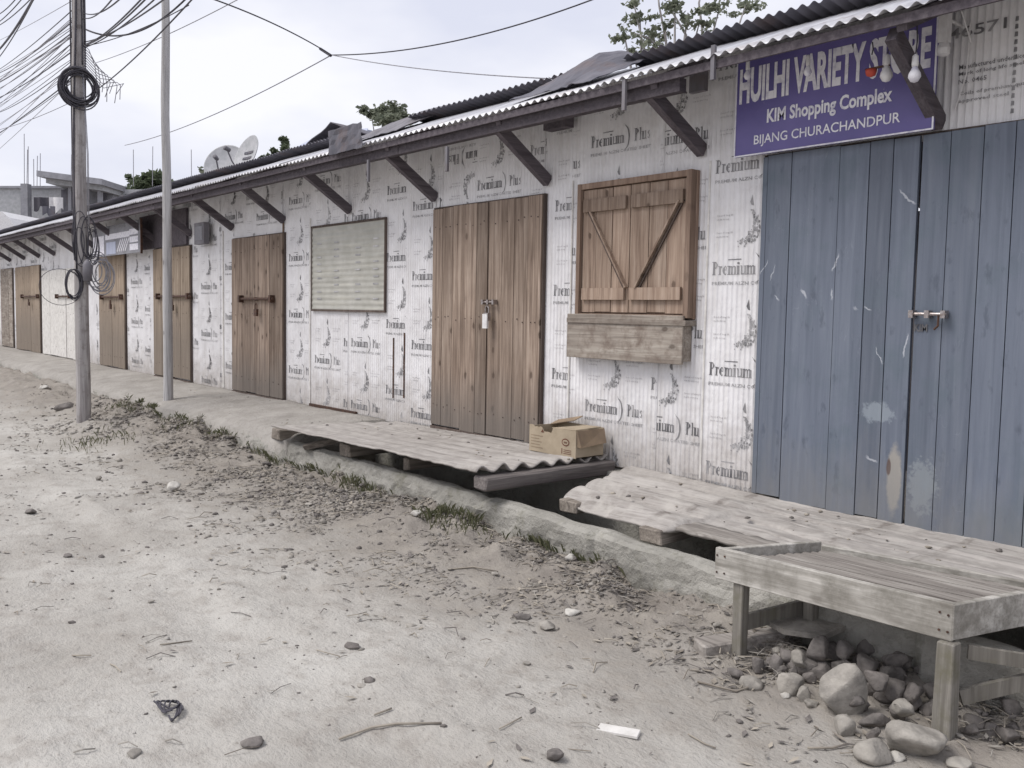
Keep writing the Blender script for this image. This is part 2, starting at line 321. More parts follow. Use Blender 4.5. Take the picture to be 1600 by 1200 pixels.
def single(mb, name, mats, loc, label, cat, group=None, smooth=False):   # one-mesh thing with its origin at loc
    t = tuple(map(float, loc)); mb.v = [(p[0]-t[0], p[1]-t[1], p[2]-t[2]) for p in mb.v]
    o = mb.build(name, mats, None, smooth); o.location = t; return tag(o, label, cat, group)
def text_bm(body, size, bold=0., sx=1., space=1., res=3):
    cu = bpy.data.curves.new('t', 'FONT'); cu.body = body; cu.size = size; cu.offset = bold; cu.space_character = space; cu.resolution_u = res
    ob = bpy.data.objects.new('t', cu); C.objects.link(ob); me = bpy.data.meshes.new_from_object(ob)
    bpy.data.objects.remove(ob); bpy.data.curves.remove(cu)
    V = [(p.co.x*sx, p.co.y) for p in me.vertices]; Fc = [tuple(p.vertices) for p in me.polygons]; bpy.data.meshes.remove(me); return V, Fc
def text_on(mb, body, x0, z0, y, size, bold=0., sx=1., mi=0, width=None, height=None, anchor='l', space=1., res=3):
    V, Fc = text_bm(body, size, bold, sx, space, res)
    if not V: return
    a = np.array(V); lo2, hi2 = a.min(0), a.max(0); a -= lo2
    if width: a[:, 0] *= width/(hi2[0]-lo2[0])
    if height: a[:, 1] *= height/(hi2[1]-lo2[1])
    if anchor == 'c': a[:, 0] -= a[:, 0].max()/2
    mb.add([(x0+p[0], y, z0+p[1]) for p in a], Fc, mi)
nz = lambda x, y=0, z=0: noise.noise(Vector((x, y, z)))
def fbm(x, y, z=0, o=4): return noise.fractal(Vector((x, y, z)), 1., 2., o)

# ------------------------------------------------------------ ground
def sstep(a, b_, x): t = min(1, max(0, (x-a)/(b_-a))); return t*t*(3-2*t)
def lip_y(x):       # outer face of the concrete drain edge
    xs = [-60, -26, -22, -12, -9.2, -7.0, -5.5, -3.9, -3.1, -2.6, 0]; ys = [-1.0, -.95, -.92, -1.08, -1.09, -1.05, -1.08, -1.12, -1.2, -1.23, -1.25]
    return float(np.interp(x, xs, ys))+.006*nz(x*2.1, 3)+.006*nz(x*7, 5)
def gz(x, y):
    h = .022*fbm(x*.7, y*.9, 1, 3)+.014*fbm(x*3.1, y*3.6, 2, 4)+.006*nz(x*15, y*15, 3)
    for yc, dp in ((-3.15+.15*nz(x*.3, 4), .028), (-4.35+.12*nz(x*.35, 8), .03)): h -= dp*math.exp(-((y-yc)/.16)**2)*(.6+.6*nz(x*.7, 2)); h += dp*.45*math.exp(-((y-yc-.24)/.1)**2)
    ly = lip_y(x); far = sstep(-7.2, -9.5, x)*sstep(-22, -15, x)
    bw = .75+.25*nz(x*.8, 9)+.7*far
    t = sstep(ly-bw, ly-.02, y); hh = float(np.interp(x, [-25, -13, -9.5, -8, -6.8, -5.1, -4, -2.4, -1.2], [.17, .20, .19, .06, .06, .09, .05, .08, .02]))
    h += t*hh*(1+.5*fbm(x*2.3, y*2.3, 7, 3))+t*.06*fbm(x*5, y*6, 8, 5)
    h += t*.02*abs(fbm(x*14, y*14, 3, 3))+.05*math.exp(-(((x+11.1)/.7)**2+((y+1.9)/.45)**2))
    return h
def axis_pts(lo_, c0, c1, hi, s0, g):
    a = list(np.arange(c0, c1, s0)); x, s = c0, s0; pre = []
    while x > lo_: s *= g; x -= s; pre.append(x)
    x, s = a[-1], s0; post = []
    while x < hi: s *= g; x += s; post.append(x)
    return pre[::-1]+a+post
gx = axis_pts(-400, -5.2, -.6, 400, .026, 1.022); gy = axis_pts(-400, -4.6, -1.3, 400, .028, 1.07)
V = []
for x in gx:
    for y in gy:
        ly = lip_y(x) if x > -60 else -1
        if y > ly+.05 and -62 < x < 1.2 and y < 4: z = -.32
        elif x < -60 or x > 12 or y < -12 or y > 4: z = 0.
        else: z = gz(x, min(y, ly))
        V.append((x, y, z))
ny = len(gy); me = bpy.data.meshes.new('ground')
me.from_pydata(V, [], [(i*ny+j, (i+1)*ny+j, (i+1)*ny+j+1, i*ny+j+1) for i in range(len(gx)-1) for j in range(ny-1)])
me.materials.append(M['earth']); me.polygons.foreach_set('use_smooth', [True]*len(me.polygons))
g = bpy.data.objects.new('ground', me); C.objects.link(g); tag(g, kind='structure')

# concrete drain edge, drain trough, cement walkway
mb = MB(); xs = list(np.arange(-62, -12, .25))+list(np.arange(-12, .9, .045)); prof = [(0, -.4), (-.002, -.04), (-.005, .02), (-.009, .06), (-.012, .10), (-.012, .14), (-.010, .18), (-.008, .21), (-.003, .238), (.022, .255), (.075, .262), (.12, .255), (.145, .23), (.15, -.4)]
R_ = []
for x in xs:
    ly = lip_y(x); chip = max(0, fbm(x*2.7, 4, 0, 3)-.25)*.07
    R_.append([(x, ly+dy+(.022*fbm(x*3, z*7, 1, 4)+.010*fbm(x*11, z*14, 4, 3) if z > -.1 else 0)+(chip*.8 if 6 < k < 10 else 0)+(.03*max(0, 1-abs((x+.7) % 1.9-.95)/.025) if -.1 < z and k < 10 else 0), z+(.012*fbm(x*3, k*.7, 4, 3)-chip if z > .2 else 0)) for k, (dy, z) in enumerate(prof)])
n = len(prof); mb.add([p for r_ in R_ for p in r_], [(i*n+k, (i+1)*n+k, (i+1)*n+k+1, i*n+k+1) for i in range(len(R_)-1) for k in range(n-1)])
o = mb.build('drain_kerb', 'concrete', None, False); tag(o, kind='structure'); fixn(o)
mb = MB().box(-9.2, 1.2, -1.06, -.12, -.3, -.2).box(-9.2, 1.2, -.12, .02, -.3, .37)
tag(mb.build('drain', 'concrete'), kind='structure')
def wtop(u, v):
    y = -v*(abs(lip_y(u))+.03+.02*nz(u*3, 1)); z = .405-.10*v*v+.012*fbm(u*1.3, y*2, 3, 4)
    if v > .93: z -= .03+.02*nz(u*5)
    return (u, y+.02, z)
mb = MB().slab(wtop, list(np.arange(-62, -14, .3))+list(np.arange(-14, -7.62, .06))+[-7.6], list(np.linspace(0, .9, 12))+[.95, 1.], .45)
tag(mb.build('walkway', 'walkway', None, True), kind='structure')

# ------------------------------------------------------------ the row of tin shops
SHED = thing('shop_row', (-14, 0, 0), 'long low row of tin-clad wooden shops with plank doors under one rusty corrugated roof', 'shop row')
RIB = .038
def rib(x): return -.0065*(.5+.5*math.cos(2*math.pi*x/RIB))-.001*(math.cos(4*math.pi*x/RIB))
WALLTOP = 3.16
# one printed tile of the film: 0.62 wide, 0.65 tall, logo baseline at z=0.10
def serif(mb, word, x0, z0, y, width, h):      # condensed roman lettering drawn stem by stem
    adv = {'P': .66, 'r': .5, 'e': .54, 'm': .98, 'i': .38, 'u': .68, 'l': .38, 's': .5}; u = width/sum(adv[c] for c in word); x = x0; X_H = .66; W = .17
    def q(pts): mb.add([(px, y, z0+pz*h) for px, pz in pts], [tuple(range(len(pts)))], 1)
    def rect(a, b_, c, d): q([(x+a*u, c), (x+b_*u, c), (x+b_*u, d), (x+a*u, d)])
    def band(path, ws):
        for k in range(len(path)-1):
            (a, c), (b_, d) = path[k], path[k+1]; w0, w1 = ws[k], ws[k+1]
            q([(x+(a-w0)*u, c), (x+(a+w0)*u, c+.0), (x+(b_+w1)*u, d), (x+(b_-w1)*u, d)] if abs(d-c) > abs(b_-a)*.8 else [(x+a*u, c-.045), (x+b_*u, d-.045), (x+b_*u, d+.045), (x+a*u, c+.045)])
    def stem(a, top, foot=True, flag=True):
        rect(a, a+W, 0, top)
        if foot: rect(a-.06, a+W+.06, 0, .05)
        if flag: rect(a-.08, a+W, top-.05, top)
    el = lambda cx_, cz, rx, rz, t0, t1, n: [(cx_+rx*math.cos(math.radians(t0+(t1-t0)*k/n)), cz+rz*math.sin(math.radians(t0+(t1-t0)*k/n))) for k in range(n+1)]
    for c in word:
        if c == 'P': stem(.08, 1.); band(el(.24, .74, .26, .22, 90, -90, 8), [.02, .04, .07, .09, .09, .09, .07, .04, .02])
        elif c in 'ru': 
            stem(.06, X_H, c == 'r')
            if c == 'r': band([(.2, .5), (.3, .63), (.38, .62)], [.03, .04, .05]); rect(.34, .44, .5, .64)
            else: stem(.42, X_H); band([(.14, .12), (.2, .04), (.34, .05), (.44, .14)], [.08, .04, .04, .03])
        elif c == 'm':
            stem(.06, X_H); stem(.38, X_H-.05, True, False); stem(.70, X_H-.05, True, False); band([(.2, .5), (.3, .62), (.44, .6)], [.03, .04, .06]); band([(.5, .5), (.62, .62), (.76, .6)], [.03, .04, .06])
        elif c == 'i': stem(.08, X_H); rect(.08, .26, .78, .92)
        elif c == 'l': stem(.08, 1.)
        elif c == 'e': band(el(.25, .33, .17, .31, 20, 325, 12), [.05, .05, .04, .03, .05, .08, .09, .09, .08, .06, .04, .03, .02]); rect(.12, .44, .34, .40)
        else: band([(.4, .52), (.3, .62), (.15, .56), (.14, .44), (.34, .28), (.36, .14), (.22, .04), (.08, .14)], [.03, .04, .05, .08, .09, .06, .04, .03])
        x += adv[c]*u
def make_tile():
    mb = MB(); y = 0
    serif(mb, 'Premium', .0, .10, y, .33, .085); serif(mb, 'Plus', .425, .10, y, .15, .085)
    mb.add([(.12, y, .193), (.22, y, .193), (.22, y, .2), (.12, y, .198)], [(0, 1, 2, 3)], 1)
    A = []                                                     # swoosh: a thin crescent closing the first word
    for k in range(19):
        t = math.radians(62-k*6.6); t2 = t
        A.append(((.262+.122*math.cos(t2)), y, .135+.115*math.sin(t2)))
    Bq = [(.262+(.122-.017*math.sin(math.pi*k/18))*math.cos(math.radians(62-k*6.6)), y, .135+(.115-.01*math.sin(math.pi*k/18))*math.sin(math.radians(62-k*6.6))) for k in range(19)]
    mb.add(A+Bq, [(k, k+1, 20+k, 19+k) for k in range(18)], 1)
    text_on(mb, 'PREMIUM ALZN COATED SHEET', .0, .035, y, .03, .0004, mi=2, width=.58, height=.022, res=1)
    for x0, z0, wd in ((.02, .47, .13), (.02, .36, .13), (.40, .48, .16), (.40, .37, .16)):
        text_on(mb, 'Sheet of long life', x0, z0, y, .02, 0, mi=2, width=wd, height=.015, res=1)
        text_on(mb, 'made strong', x0, z0-.024, y, .02, 0, mi=2, width=wd*.75, height=.014, res=1)
    # curling tail-like emblem: small crest above, mottled body widening to the lower left
    rr = random.Random(3)
    mb.add([(.285, y, .595), (.292, y, .55), (.30, y, .525), (.28, y, .53), (.272, y, .55)], [(4, 3, 2, 1, 0)], 1)
    for k in range(150):
        t = rr.random()**.8; cx_ = .29+.045*math.sin(t*2.6)-.085*t*t*t; cz = .50-.215*t; wd = .012+.052*t**1.5; hh = rr.uniform(.004, .010)
        px = cx_+rr.uniform(-wd, wd); pz = cz+rr.uniform(-.012, .012); a = rr.uniform(0, 3)
        P = [(px+hh*rr.uniform(.6, 1.2)*math.cos(a+q*math.pi/2.5), y, pz+hh*math.sin(a+q*math.pi/2.5)) for q in range(5)]
        mb.add(P, [(4, 3, 2, 1, 0)], 2 if rr.random() < .75 else 1)
    return mb
TILE = make_tile()
def cut_ribs(mb, step=RIB/4):      # split ink faces at the ribs so they can follow the tin
    bm = bmesh.new()
    V_ = [bm.verts.new(p) for p in mb.v]
    for f, mi in zip(mb.f, mb.mi):
        try: q = bm.faces.new([V_[i] for i in f]); q.material_index = mi
        except ValueError: pass
    xs_ = [p[0] for p in mb.v]; x = math.ceil(min(xs_)/step)*step
    while x < max(xs_):
        bmesh.ops.bisect_plane(bm, geom=bm.verts[:]+bm.edges[:]+bm.faces[:], plane_co=(x, 0, 0), plane_no=(1, 0, 0), dist=1e-6); x += step
    bm.verts.index_update(); V2 = [tuple(v.co) for v in bm.verts]; F2 = [tuple(v.index for v in f.verts) for f in bm.faces]; m2 = [f.material_index for f in bm.faces]; bm.free()
    return np.array(V2), F2, m2
TV, TF, TM = cut_ribs(TILE)
LOWV, LOWF, LOWM = np.array(TILE.v), TILE.f, TILE.mi
def sheet(x0, x1, anchors=(), z0=.39, z1=WALLTOP, yo=0., low=False, extra=None, flip=False, name='cladding_sheet', mat='film', mirror=()):
    """ribbed sheet from x0 to x1; anchors = list of (x,z) of a logo's lower left corner, tiled up and down every 0.65 m"""
    mb = MB(); st = RIB/(4 if low else 8); xs_ = list(np.arange(x0, x1, st))+[x1]; zs = [z0, z1]
    P = [(x, rib(x)+yo+.002*nz(x*3, z), z) for x in xs_ for z in np.linspace(z0, z1, 5)]; n_ = 5
    mb.add(P, [(i*n_+k, i*n_+n_+k, i*n_+n_+k+1, i*n_+k+1) for i in range(len(xs_)-1) for k in range(n_-1)], 0)
    TVV, TFF, TMM = (LOWV, LOWF, LOWM) if low else (TV, TF, TM)
    anchors = [(ax+dx, az+.21*(dx > 0)-.13*(dx < 0)) if dx else (ax, az) for ax, az in anchors for dx in (-.68, 0, .68, 1.36)]
    for ax, az in anchors:
        ax = round(ax/RIB)*RIB; zz = az-.10
        while zz > z0: zz -= .65
        while zz < z1:
            W = TVV.copy()
            if flip: W[:, 0] = .6-W[:, 0]; W[:, 2] = .3-W[:, 2]
            W[:, 0] += ax; W[:, 2] += zz
            keep = (W[:, 0] > x0+.002) & (W[:, 0] < x1-.002) & (W[:, 2] > z0+.004) & (W[:, 2] < z1-.004)
            idx = -np.ones(len(W), int); sel = []; fs = []; ms = []
            for f, mi in zip(TFF, TMM):
                if all(keep[i] for i in f): fs.append(f); ms.append(mi)
            used = sorted({i for f in fs for i in f}); mp_ = {i: k for k, i in enumerate(used)}
            lift = .0016 if not low else .009
            pts = [(W[i, 0], (rib(W[i, 0]) if not low else 0)-lift+yo-.001, W[i, 2]) for i in used]
            o_ = len(mb.v); mb.v += pts; mb.f += [tuple(mp_[i]+o_ for i in f) for f in fs]; mb.mi += ms
            zz += .65
    if extra: extra(mb)
    o = mb.build(name, [mat, 'ink', 'ink_soft'], SHED); return o
X = lambda px, py=470: float(onY(px, py)[0])
Z = lambda px, py: float(onY(px, py)[2])
def A(px, py): p = onY(px, py); return (float(p[0]), float(p[2]))
blueL, blueR = onY(1181, 500)[0], .6
def right_print(mb):
    p = onY(1497, 52); text_on(mb, '046571', p[0]-.1, p[2]-.03, -.012, .1, .001, mi=1, width=.34, height=.055)
    text_on(mb, 'M/S SHEETS', p[0]-.16, p[2]+.12, -.012, .1, .001, mi=1, width=.3, height=.05)
    for k, s in enumerate(('Manufactured under licence', 'Mark of long life steel', 'No. 0465')):
        text_on(mb, s, onY(1500, 110)[0], onY(1500, 110)[2]-.037*k, -.012, .03, .0003, mi=1, width=(.36, .31, .14)[k], height=.024, res=1)
    for k, s in enumerate(('Coils of premium quality', 'approved steel')):
        text_on(mb, s, onY(1500, 152)[0], onY(1500, 152)[2]-.037*k, -.012, .03, .0003, mi=1, width=(.36, .24)[k], height=.024, res=1)
    for k in range(13):
        z = 2.52+k*.037; x = onY(1588, 80)[0]
        mb.add([(x-.008, -.012, z), (x+.008, -.012, z), (x+.008, -.012, z+.022), (x-.006, -.012, z+.024)], [(0, 1, 2, 3)], 1)
x1585 = onY(1584, 100)[0]
# (left px, right px, logo anchors px, flip)
SH = [(1466, 1584, [], 0), (1105, 1186, [(1115, 430), (1112, 592)], 0), (1032, 1105, [(998, 668)], 0), (893, 1032, [(913, 641)], 0), (848, 893, [(868, 462)], 0),
      (745, 848, [(748, 298)], 0), (690, 745, [(700, 262)], 1), (637, 690, [(645, 438)], 0), (545, 637, [(551, 541)], 0), (485, 545, [(492, 566)], 0), (443, 485, [(413, 438)], 0),
      (400, 443, [(402, 345)], 0), (345, 400, [(352, 345)], 0), (297, 345, [(316, 452)], 0), (262, 297, [(262, 350)], 0), (236, 262, [(240, 360)], 0), (196, 236, [(206, 444)], 0), (152, 196, [(160, 385)], 0)]
lastr = None
for k, (a, b2, an, fl) in enumerate(SH):
    x0, x1 = X(a), X(b2)
    sheet(x0-.02, x1, [] if k == 0 else [A(*q) for q in an][:1], yo=-.0035*(k % 2), low=a < 440, flip=bool(fl), extra=right_print if k == 0 else None)
sheet(x1585+.005, .6, [A(1600, 262)], z0=2.4, yo=-.004)
sheet(onY(1186, 200)[0], X(1466)-.02, [], z0=2.44, low=True)
xx = X(152)-.02; k = 0
while xx > -34:
    wd = .86; sheet(xx-wd, xx, [(xx-wd+.1, 1.35+.2*(k % 3))] if k > 2 else [], yo=-.003*(k % 2), low=True); xx -= wd; k += 1
# back and end walls, floor frame
mb = MB().box(-34, .6, 3.9, 3.94, .0, 2.55).box(-34.04, -34, 0, 3.94, .0, 2.55).box(.6, .64, .01, 3.94, .0, 2.55)
mb.build('rear_wall', 'tin_old', SHED)
mb = MB().box(-34, .6, .02, .10, .30, .38); mb.build('floor_beam', 'beam_wood', SHED)

# roof: short front slope, long rear slope whose lapped top edge stands above it
LAM = .0765
def wave(x, a=.0115): return a*math.cos(2*math.pi*x/LAM)
def roof_sheet(name, x0, x1, pts, mat, a=.0115, sag=.01, th=.002):
    mb = MB(); xs_ = list(np.arange(x0, x1, LAM/8))
    P = []; nv = len(pts)
    for side in (0, -th):
        for x in xs_:
            dz = sag*nz(x*.5, 2)+.006*nz(x*2, 5); ph = .3*nz(x*.35)
            P += [(x, y+.012*nz(x*1.1, k), z+wave(x+ph*.02, a)+dz+side) for k, (y, z) in enumerate(pts)]
    n_ = len(xs_)*nv; Fc = []
    for i in range(len(xs_)-1):
        for j in range(nv-1):
            q = i*nv+j; Fc.append((q, q+nv, q+nv+1, q+1)); Fc.append((n_+q, n_+q+1, n_+q+nv+1, n_+q+nv))
        q = i*nv; Fc.append((q, n_+q, n_+q+nv, q+nv)); q = i*nv+nv-1; Fc.append((q, q+nv, n_+q+nv, n_+q))
    mb.add(P, Fc); return mb.build(name, mat, SHED, True)
xr = .6; k = 0; TILT = 0
for x0 in np.arange(-34, .6, 2.3):                      # front slope in lapped sheets
    o = .006*((k*7) % 5-2); k += 1
    roof_sheet('roof_sheet', x0, min(x0+2.36, .62), [(-.63+o, 2.951+.002*(k % 2)), (-.3, 3.088+.002*(k % 2)), (.22, 3.302)], 'tin')
XA, XB = X(640, 190), X(500, 230)
def rear(x0, x1): roof_sheet('ridge_sheet', x0, x1, [(-.02, 3.322), (.25, 3.285), (2., 3.0), (4.05, 2.60)], 'tin_dark')  # shade of the overhanging underside is put into the dark tin colour
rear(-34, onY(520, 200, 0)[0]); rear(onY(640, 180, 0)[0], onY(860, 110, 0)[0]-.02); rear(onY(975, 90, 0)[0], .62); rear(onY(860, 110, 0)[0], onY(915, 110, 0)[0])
# crumpled flashing humps on the ridge
def crumple(name, px0, px1, mat, tops, seed, y0=-.55, y1=.3, lift=.0, th=.004):
    xa, xb = onY(px0, 200, -.1)[0], onY(px1, 200, -.1)[0]; us = np.linspace(0, 1, 26); vs = np.linspace(0, 1, 12)
    def top(u, v):
        x = xa+(xb-xa)*u+.05*nz(v*3, seed); h = float(np.interp(u, np.linspace(0, 1, len(tops)), tops)); y = y0+(y1-y0)*v
        base = 2.975+(y+.62)*.425; z = base+.012+h*sstep(0, .75, v)+.035*abs(nz(u*7+v*2, v*5, seed))
        return (x, y+.05*nz(u*4, v*2, seed+4), z+lift)
    mb = MB().slab(top, us, vs, th); return mb.build(name, mat, SHED)
crumple('ridge_flashing', 856, 985, 'tin_dark', [.0, .04, .10, .13, .12, .08, .01, 0], 3, -.5, .15)
crumple('loose_sheet', 560, 655, 'tin_old', [.02, .05, .07, .06, .04, .02], 9, -.35, .5)
# folded dark flap hanging over the eave
p0, p1 = onY(523, 235, -.6), onY(575, 215, -.6); mb = MB()
mb.slab(lambda u, v: (p0[0]+(p1[0]-p0[0])*u, -.66-.01*v+.02*nz(u*5, v*3), 2.93+.21*v+.015*nz(u*6, 3)), np.linspace(0, 1, 9), np.linspace(0, 1, 6), .01)
mb.build('roof_flap', 'tin_dark', SHED)
mb = MB(); q = onY(545, 205, .3)
mb.slab(lambda u, v: (q[0]-.7+1.3*u, .1+.5*v, q[2]-.12+.20*(1-abs(u*2-1))*(1-.2*v)+.03*nz(u*4, v*3)), np.linspace(0, 1, 13), np.linspace(0, 1, 6), .01)
mb.build('loose_sheet', 'tin_dark', SHED)

# eave beam, lookouts and the diagonal brackets
mb = MB(); xa = -34
while xa < -3.5:
    mb.box(xa, min(xa+3.04, -3.5), -.56, -.50, 2.82, 2.90); xa += 3.05
mb.build('eave_beam', 'dark_wood', SHED)

mb = MB().box(-34, .6, -.60, -.585, 2.888, 2.935); mb.build('fascia_board', 'dark_wood', SHED)
bx = [-3.77+.01, -5.254, -6.776, -8.309, -9.851, -11.331, -12.79, -14.3, -15.8, -17.4, -18.9, -20.414, -21.734, -23.141, -24.638, -26.1, -27.6, -29.1, -30.6, -32.1, -2.22, -.7]
for k, x in enumerate(bx):
    mb = MB(); zf = 2.50+.05*(k == 0)
    mb.beam((x, -.012, zf+.02), (x+.01*((k*5) % 3-1), -.54, 2.87), .055, .085, up=(0, 1, 0))
    b_ = mb.build('bracket', 'dark_wood', SHED)
    l_ = MB().beam((x+.06, .05, 3.165), (x+.06, -.58, 2.895), .05, .07).build('rafter_end', 'dark_wood', SHED)
# odds and ends under the eave
for px, py in ((701, 250), (978, 150), (578, 268), (1117, 100)):
    q = onY(px, py, -.6); MB().box(q[0]-.012, q[0]+.014, -.625, -.605, q[2]-.09, q[2]+.1).build('hanging_strap', 'tin_old', SHED)
q = onY(1095, 120, -.1); MB().box(q[0]-.06, q[0]+.06, -.14, -.1, q[2]-.1, q[2]+.12).build('wall_batten', 'tin_old', SHED)
q = onY(872, 185, -.1); MB().box(q[0]-.12, q[0]+.12, -.14, -.05, q[2]-.08, q[2]+.1).build('wall_batten', 'dark_wood', SHED)

# ---- doors
def planks(mb, xs_, z0, z1, y, th=.022, jag=.012, mi=0):
    for a, b2 in zip(xs_[:-1], xs_[1:]):
        g_ = .0025; yy = y+random.uniform(-.003, .003); zt = z1+random.uniform(-jag, jag)*.4; zb = z0+random.uniform(-jag, jag)
        mb.box(a+g_, b2-g_, yy-th, yy, zb, zt, mi)
def bolt(parent, x, z, ln=.16, y=-.075, long_=False):
    mb = MB(); r_ = .009 if not long_ else .017
    mb.tube([(x-ln/2, y-.012, z), (x+ln/2, y-.012, z)], r_, 8)
    for q in (-.42, 0, .42): mb.box(x+ln*q-.012, x+ln*q+.012, y-.026, y+.018, z-.02, z+.02)
    if long_: mb.box(x+ln*.42, x+ln*.42+.05, y-.04, y+.02, z-.045, z+.045).box(x-ln*.42-.05, x-ln*.42, y-.04, y+.02, z-.045, z+.045)
    return mb.build('bolt', 'iron' if long_ else 'steel', parent)
def padlock(parent, x, z, y=-.1, s=1., mat='steel', cover=False):
    mb = MB(); c = .018*s
    mb.tube([(x-c, y, z-.01), (x-c, y, z+.025*s), (x-c*.6, y, z+.04*s), (x, y, z+.045*s), (x+c*.6, y, z+.04*s), (x+c, y, z+.025*s), (x+c, y, z-.01)], .005*s, 6)
    mb.box(x-.027*s, x+.027*s, y-.014, y+.014, z-.06*s, z-.005)
    return mb.build('padlock', mat, parent)
def door(xs_, z0, z1, mat, y=-.028, name='door', th=.022, batten=None):
    mb = MB(); planks(mb, xs_, z0, z1, y, th)
    for a, b2 in zip(xs_[:-1], xs_[1:]) if mat != 'blue' else ():
        for zz in (z0+.18, (z0+z1)/2, z1-.17):
            for f_ in ((.3, .7) if b2-a > .14 else (.5,)):
                x = a+(b2-a)*f_+random.uniform(-.01, .01); z = zz+random.uniform(-.02, .02); mb.box(x-.004, x+.004, y-th-.005, y-th+.001, z-.004, z+.004, 1)
    o = mb.build(name, [mat, 'blue' if mat == 'blue' else 'dark_frame'], SHED); return o
def jamb(x0, x1, z0, z1, mat='frame_wood', w_=.035, y0=-.045, sill=True):
    w_ *= .4; y0 *= .8; mat = 'dark_frame'
    mb = MB().box(x0-w_*.5, x0-.003, y0, -.004, z0-.02, z1+w_).box(x1+.003, x1+w_, y0, -.004, z0-.02, z1+w_).box(x0-.003, x1+.003, y0+.004, -.004, z1+.004, z1+w_)
    if sill: mb.box(x0-.003, x1+.003, y0-.02, -.004, z0-.05, z0-.012)
    return mb.build('door_frame', mat, SHED)
def xl(pxs, py=500, y=-.05): return [float(onY(p, py, y)[0]) for p in pxs]
# big blue double door
zb, zt = .395, 2.47
a = xl([1183, 1191, 1228, 1302, 1348, 1384, 1424]); d = door(a, zb, zt, 'blue')
a2 = xl([1428, 1472, 1523, 1572]); a2 += [a2[-1]+.13, a2[-1]+.31, a2[-1]+.47, a2[-1]+.6]; d2 = door(a2, zb-.01, zt, 'blue')
bolt(d2, float(onY(1450, 491, -.08)[0]), float(onY(1450, 491, -.08)[2]), .2)
mb = MB(); q = onY(1466, 500, -.09); mb.tube([(q[0], -.09, q[2]+.03), (q[0], -.09, q[2]-.03), (q[0]-.02, -.09, q[2]-.05)], .006, 6); mb.build('hasp', 'iron', d2)
q = onY(1437, 512, -.055); mb = MB(); text_on(mb, 'KIM', q[0]-.03, q[2]-.02, -.0545, .04, .001, width=.07, height=.04); mb.build('painted_initials', 'ink', d2)
jamb(a[0], a2[-1], zb, zt, 'frame_wood', .03, -.03, True)
# brown double door
zb, zt = .46, 2.415
a = xl([675, 690, 706, 720, 743, 760]); d = door(a, zb, zt, 'door'); b2 = xl([761.5, 801, 822, 843]); e = door(b2, zb-.005, zt, 'door')
q = onY(764, 472, -.08); bolt(d, float(q[0]), float(q[2]), .17); padlock(d, float(q[0]), float(q[2])-.085, -.1, 1.2)
mb = MB(); mb.box(q[0]-.03, q[0]+.03, -.125, -.105, q[2]-.22, q[2]-.1); fixn(mb.build('lock_cover', 'white_plastic', d))
jamb(a[0], b2[-1], zb, zt, 'frame_wood')
# single and double doors further along: (plank px, z0, z1, material, lock px, bolt length)
DD = [([362, 384, 399, 401, 421, 441], .43, 2.37, 'door', (398, 467), 1.0), ([240, 253, 267], .43, 2.36, 'door_old', (268, 463), 1.45), ([268.5, 282, 296], .43, 2.36, 'door_old', None, 0),
      ([155, 167, 175, 184, 194], .42, 2.34, 'door_old', (172, 464), 1.25), ([25, 36, 48, 62], .42, 2.33, 'door_old', (45, 463), 1.7), ([2, 8, 14, 19.5], .42, 2.33, 'grey_wood', None, 0)]
for pl, z0, z1, mt, lk, ln in DD:
    a = xl(pl); d = door(a, z0, z1, mt)
    if lk:
        q = onY(lk[0], lk[1], -.09); bolt(d, float(q[0]), float(q[2]), ln, -.07, True); padlock(d, float(q[0])+.08, float(q[2])-.12, -.11, 1.5, 'iron')
    jamb(a[0], a[-1], z0, z1, 'frame_wood', .03, -.04)
# white tin-covered double door
a = xl([66, 78, 92, 103]); d = door(a, .42, 2.2, 'plaster_white'); b2 = xl([103.8, 113, 120]); e = door(b2, .42, 2.2, 'plaster_white')
q = onY(98, 463, -.08); bolt(d, float(q[0]), float(q[2]), 1.1, -.07, True)
# shuttered window
x0, x1 = float(onY(909, 400, -.06)[0]), float(onY(1073, 400, -.06)[0]); z0, z1 = 1.50, 2.41
Wn = MB().box(x0-.035, x1+.045, -.03, .0, z0-.03, z1+.04).build('window', 'frame_wood', SHED); bevel(Wn)
mb = MB().box(x0-.035, x0+.0, -.085, -.031, z0-.02, z1+.04).box(x1, x1+.04, -.085, -.031, z0-.02, z1+.04).box(x0, x1, -.08, -.031, z1, z1+.04).box(x0, x1, -.08, -.031, z0-.02, z0+.0)
mb.build('frame', 'frame_wood', Wn)
xm = float(onY(983, 400, -.06)[0])
for s, (xa, xb) in enumerate(((x0+.006, xm-.003), (xm+.003, x1-.006))):
    mb = MB(); n_ = 3; es = [xa+(xb-xa)*t for t in ((0, .34, .66, 1) if s else (0, .30, .64, 1))]
    planks(mb, es, z0+.012, z1-.008, -.038, .02, .004)
    for zz, hh in ((z0+.10, .085), (z1-.17, .09)): mb.box(xa+.02, xb-.025, -.082, -.0615, zz, zz+hh)
    sh = mb.build('shutter', 'shutter', Wn)
    if s == 0: A0, B0 = (xa+.07, z1-.17), (xb-.03, z0+.185)
    else: A0, B0 = (xb-.03, z1-.15), (xa+.10, z0+.185)
    sg = 1 if s else -1; mb = MB().beam((A0[0]-.024*sg, -.0685, A0[1]), (B0[0]-.024*sg, -.0685, B0[1]), .014, .044, up=(0, 1, 0)); mb.build('diagonal_brace', 'shutter', sh)
    MB().beam((A0[0]+.006*sg, -.0665, A0[1]), (B0[0]+.006*sg, -.0665, B0[1]), .009, .014, up=(0, 1, 0)).build('brace_edge', 'dark_frame', sh)
MB().box(x0-.09, x1+.05, -.115, -.004, z0-.07, z0-.035).build('sill', 'grey_wood', Wn)
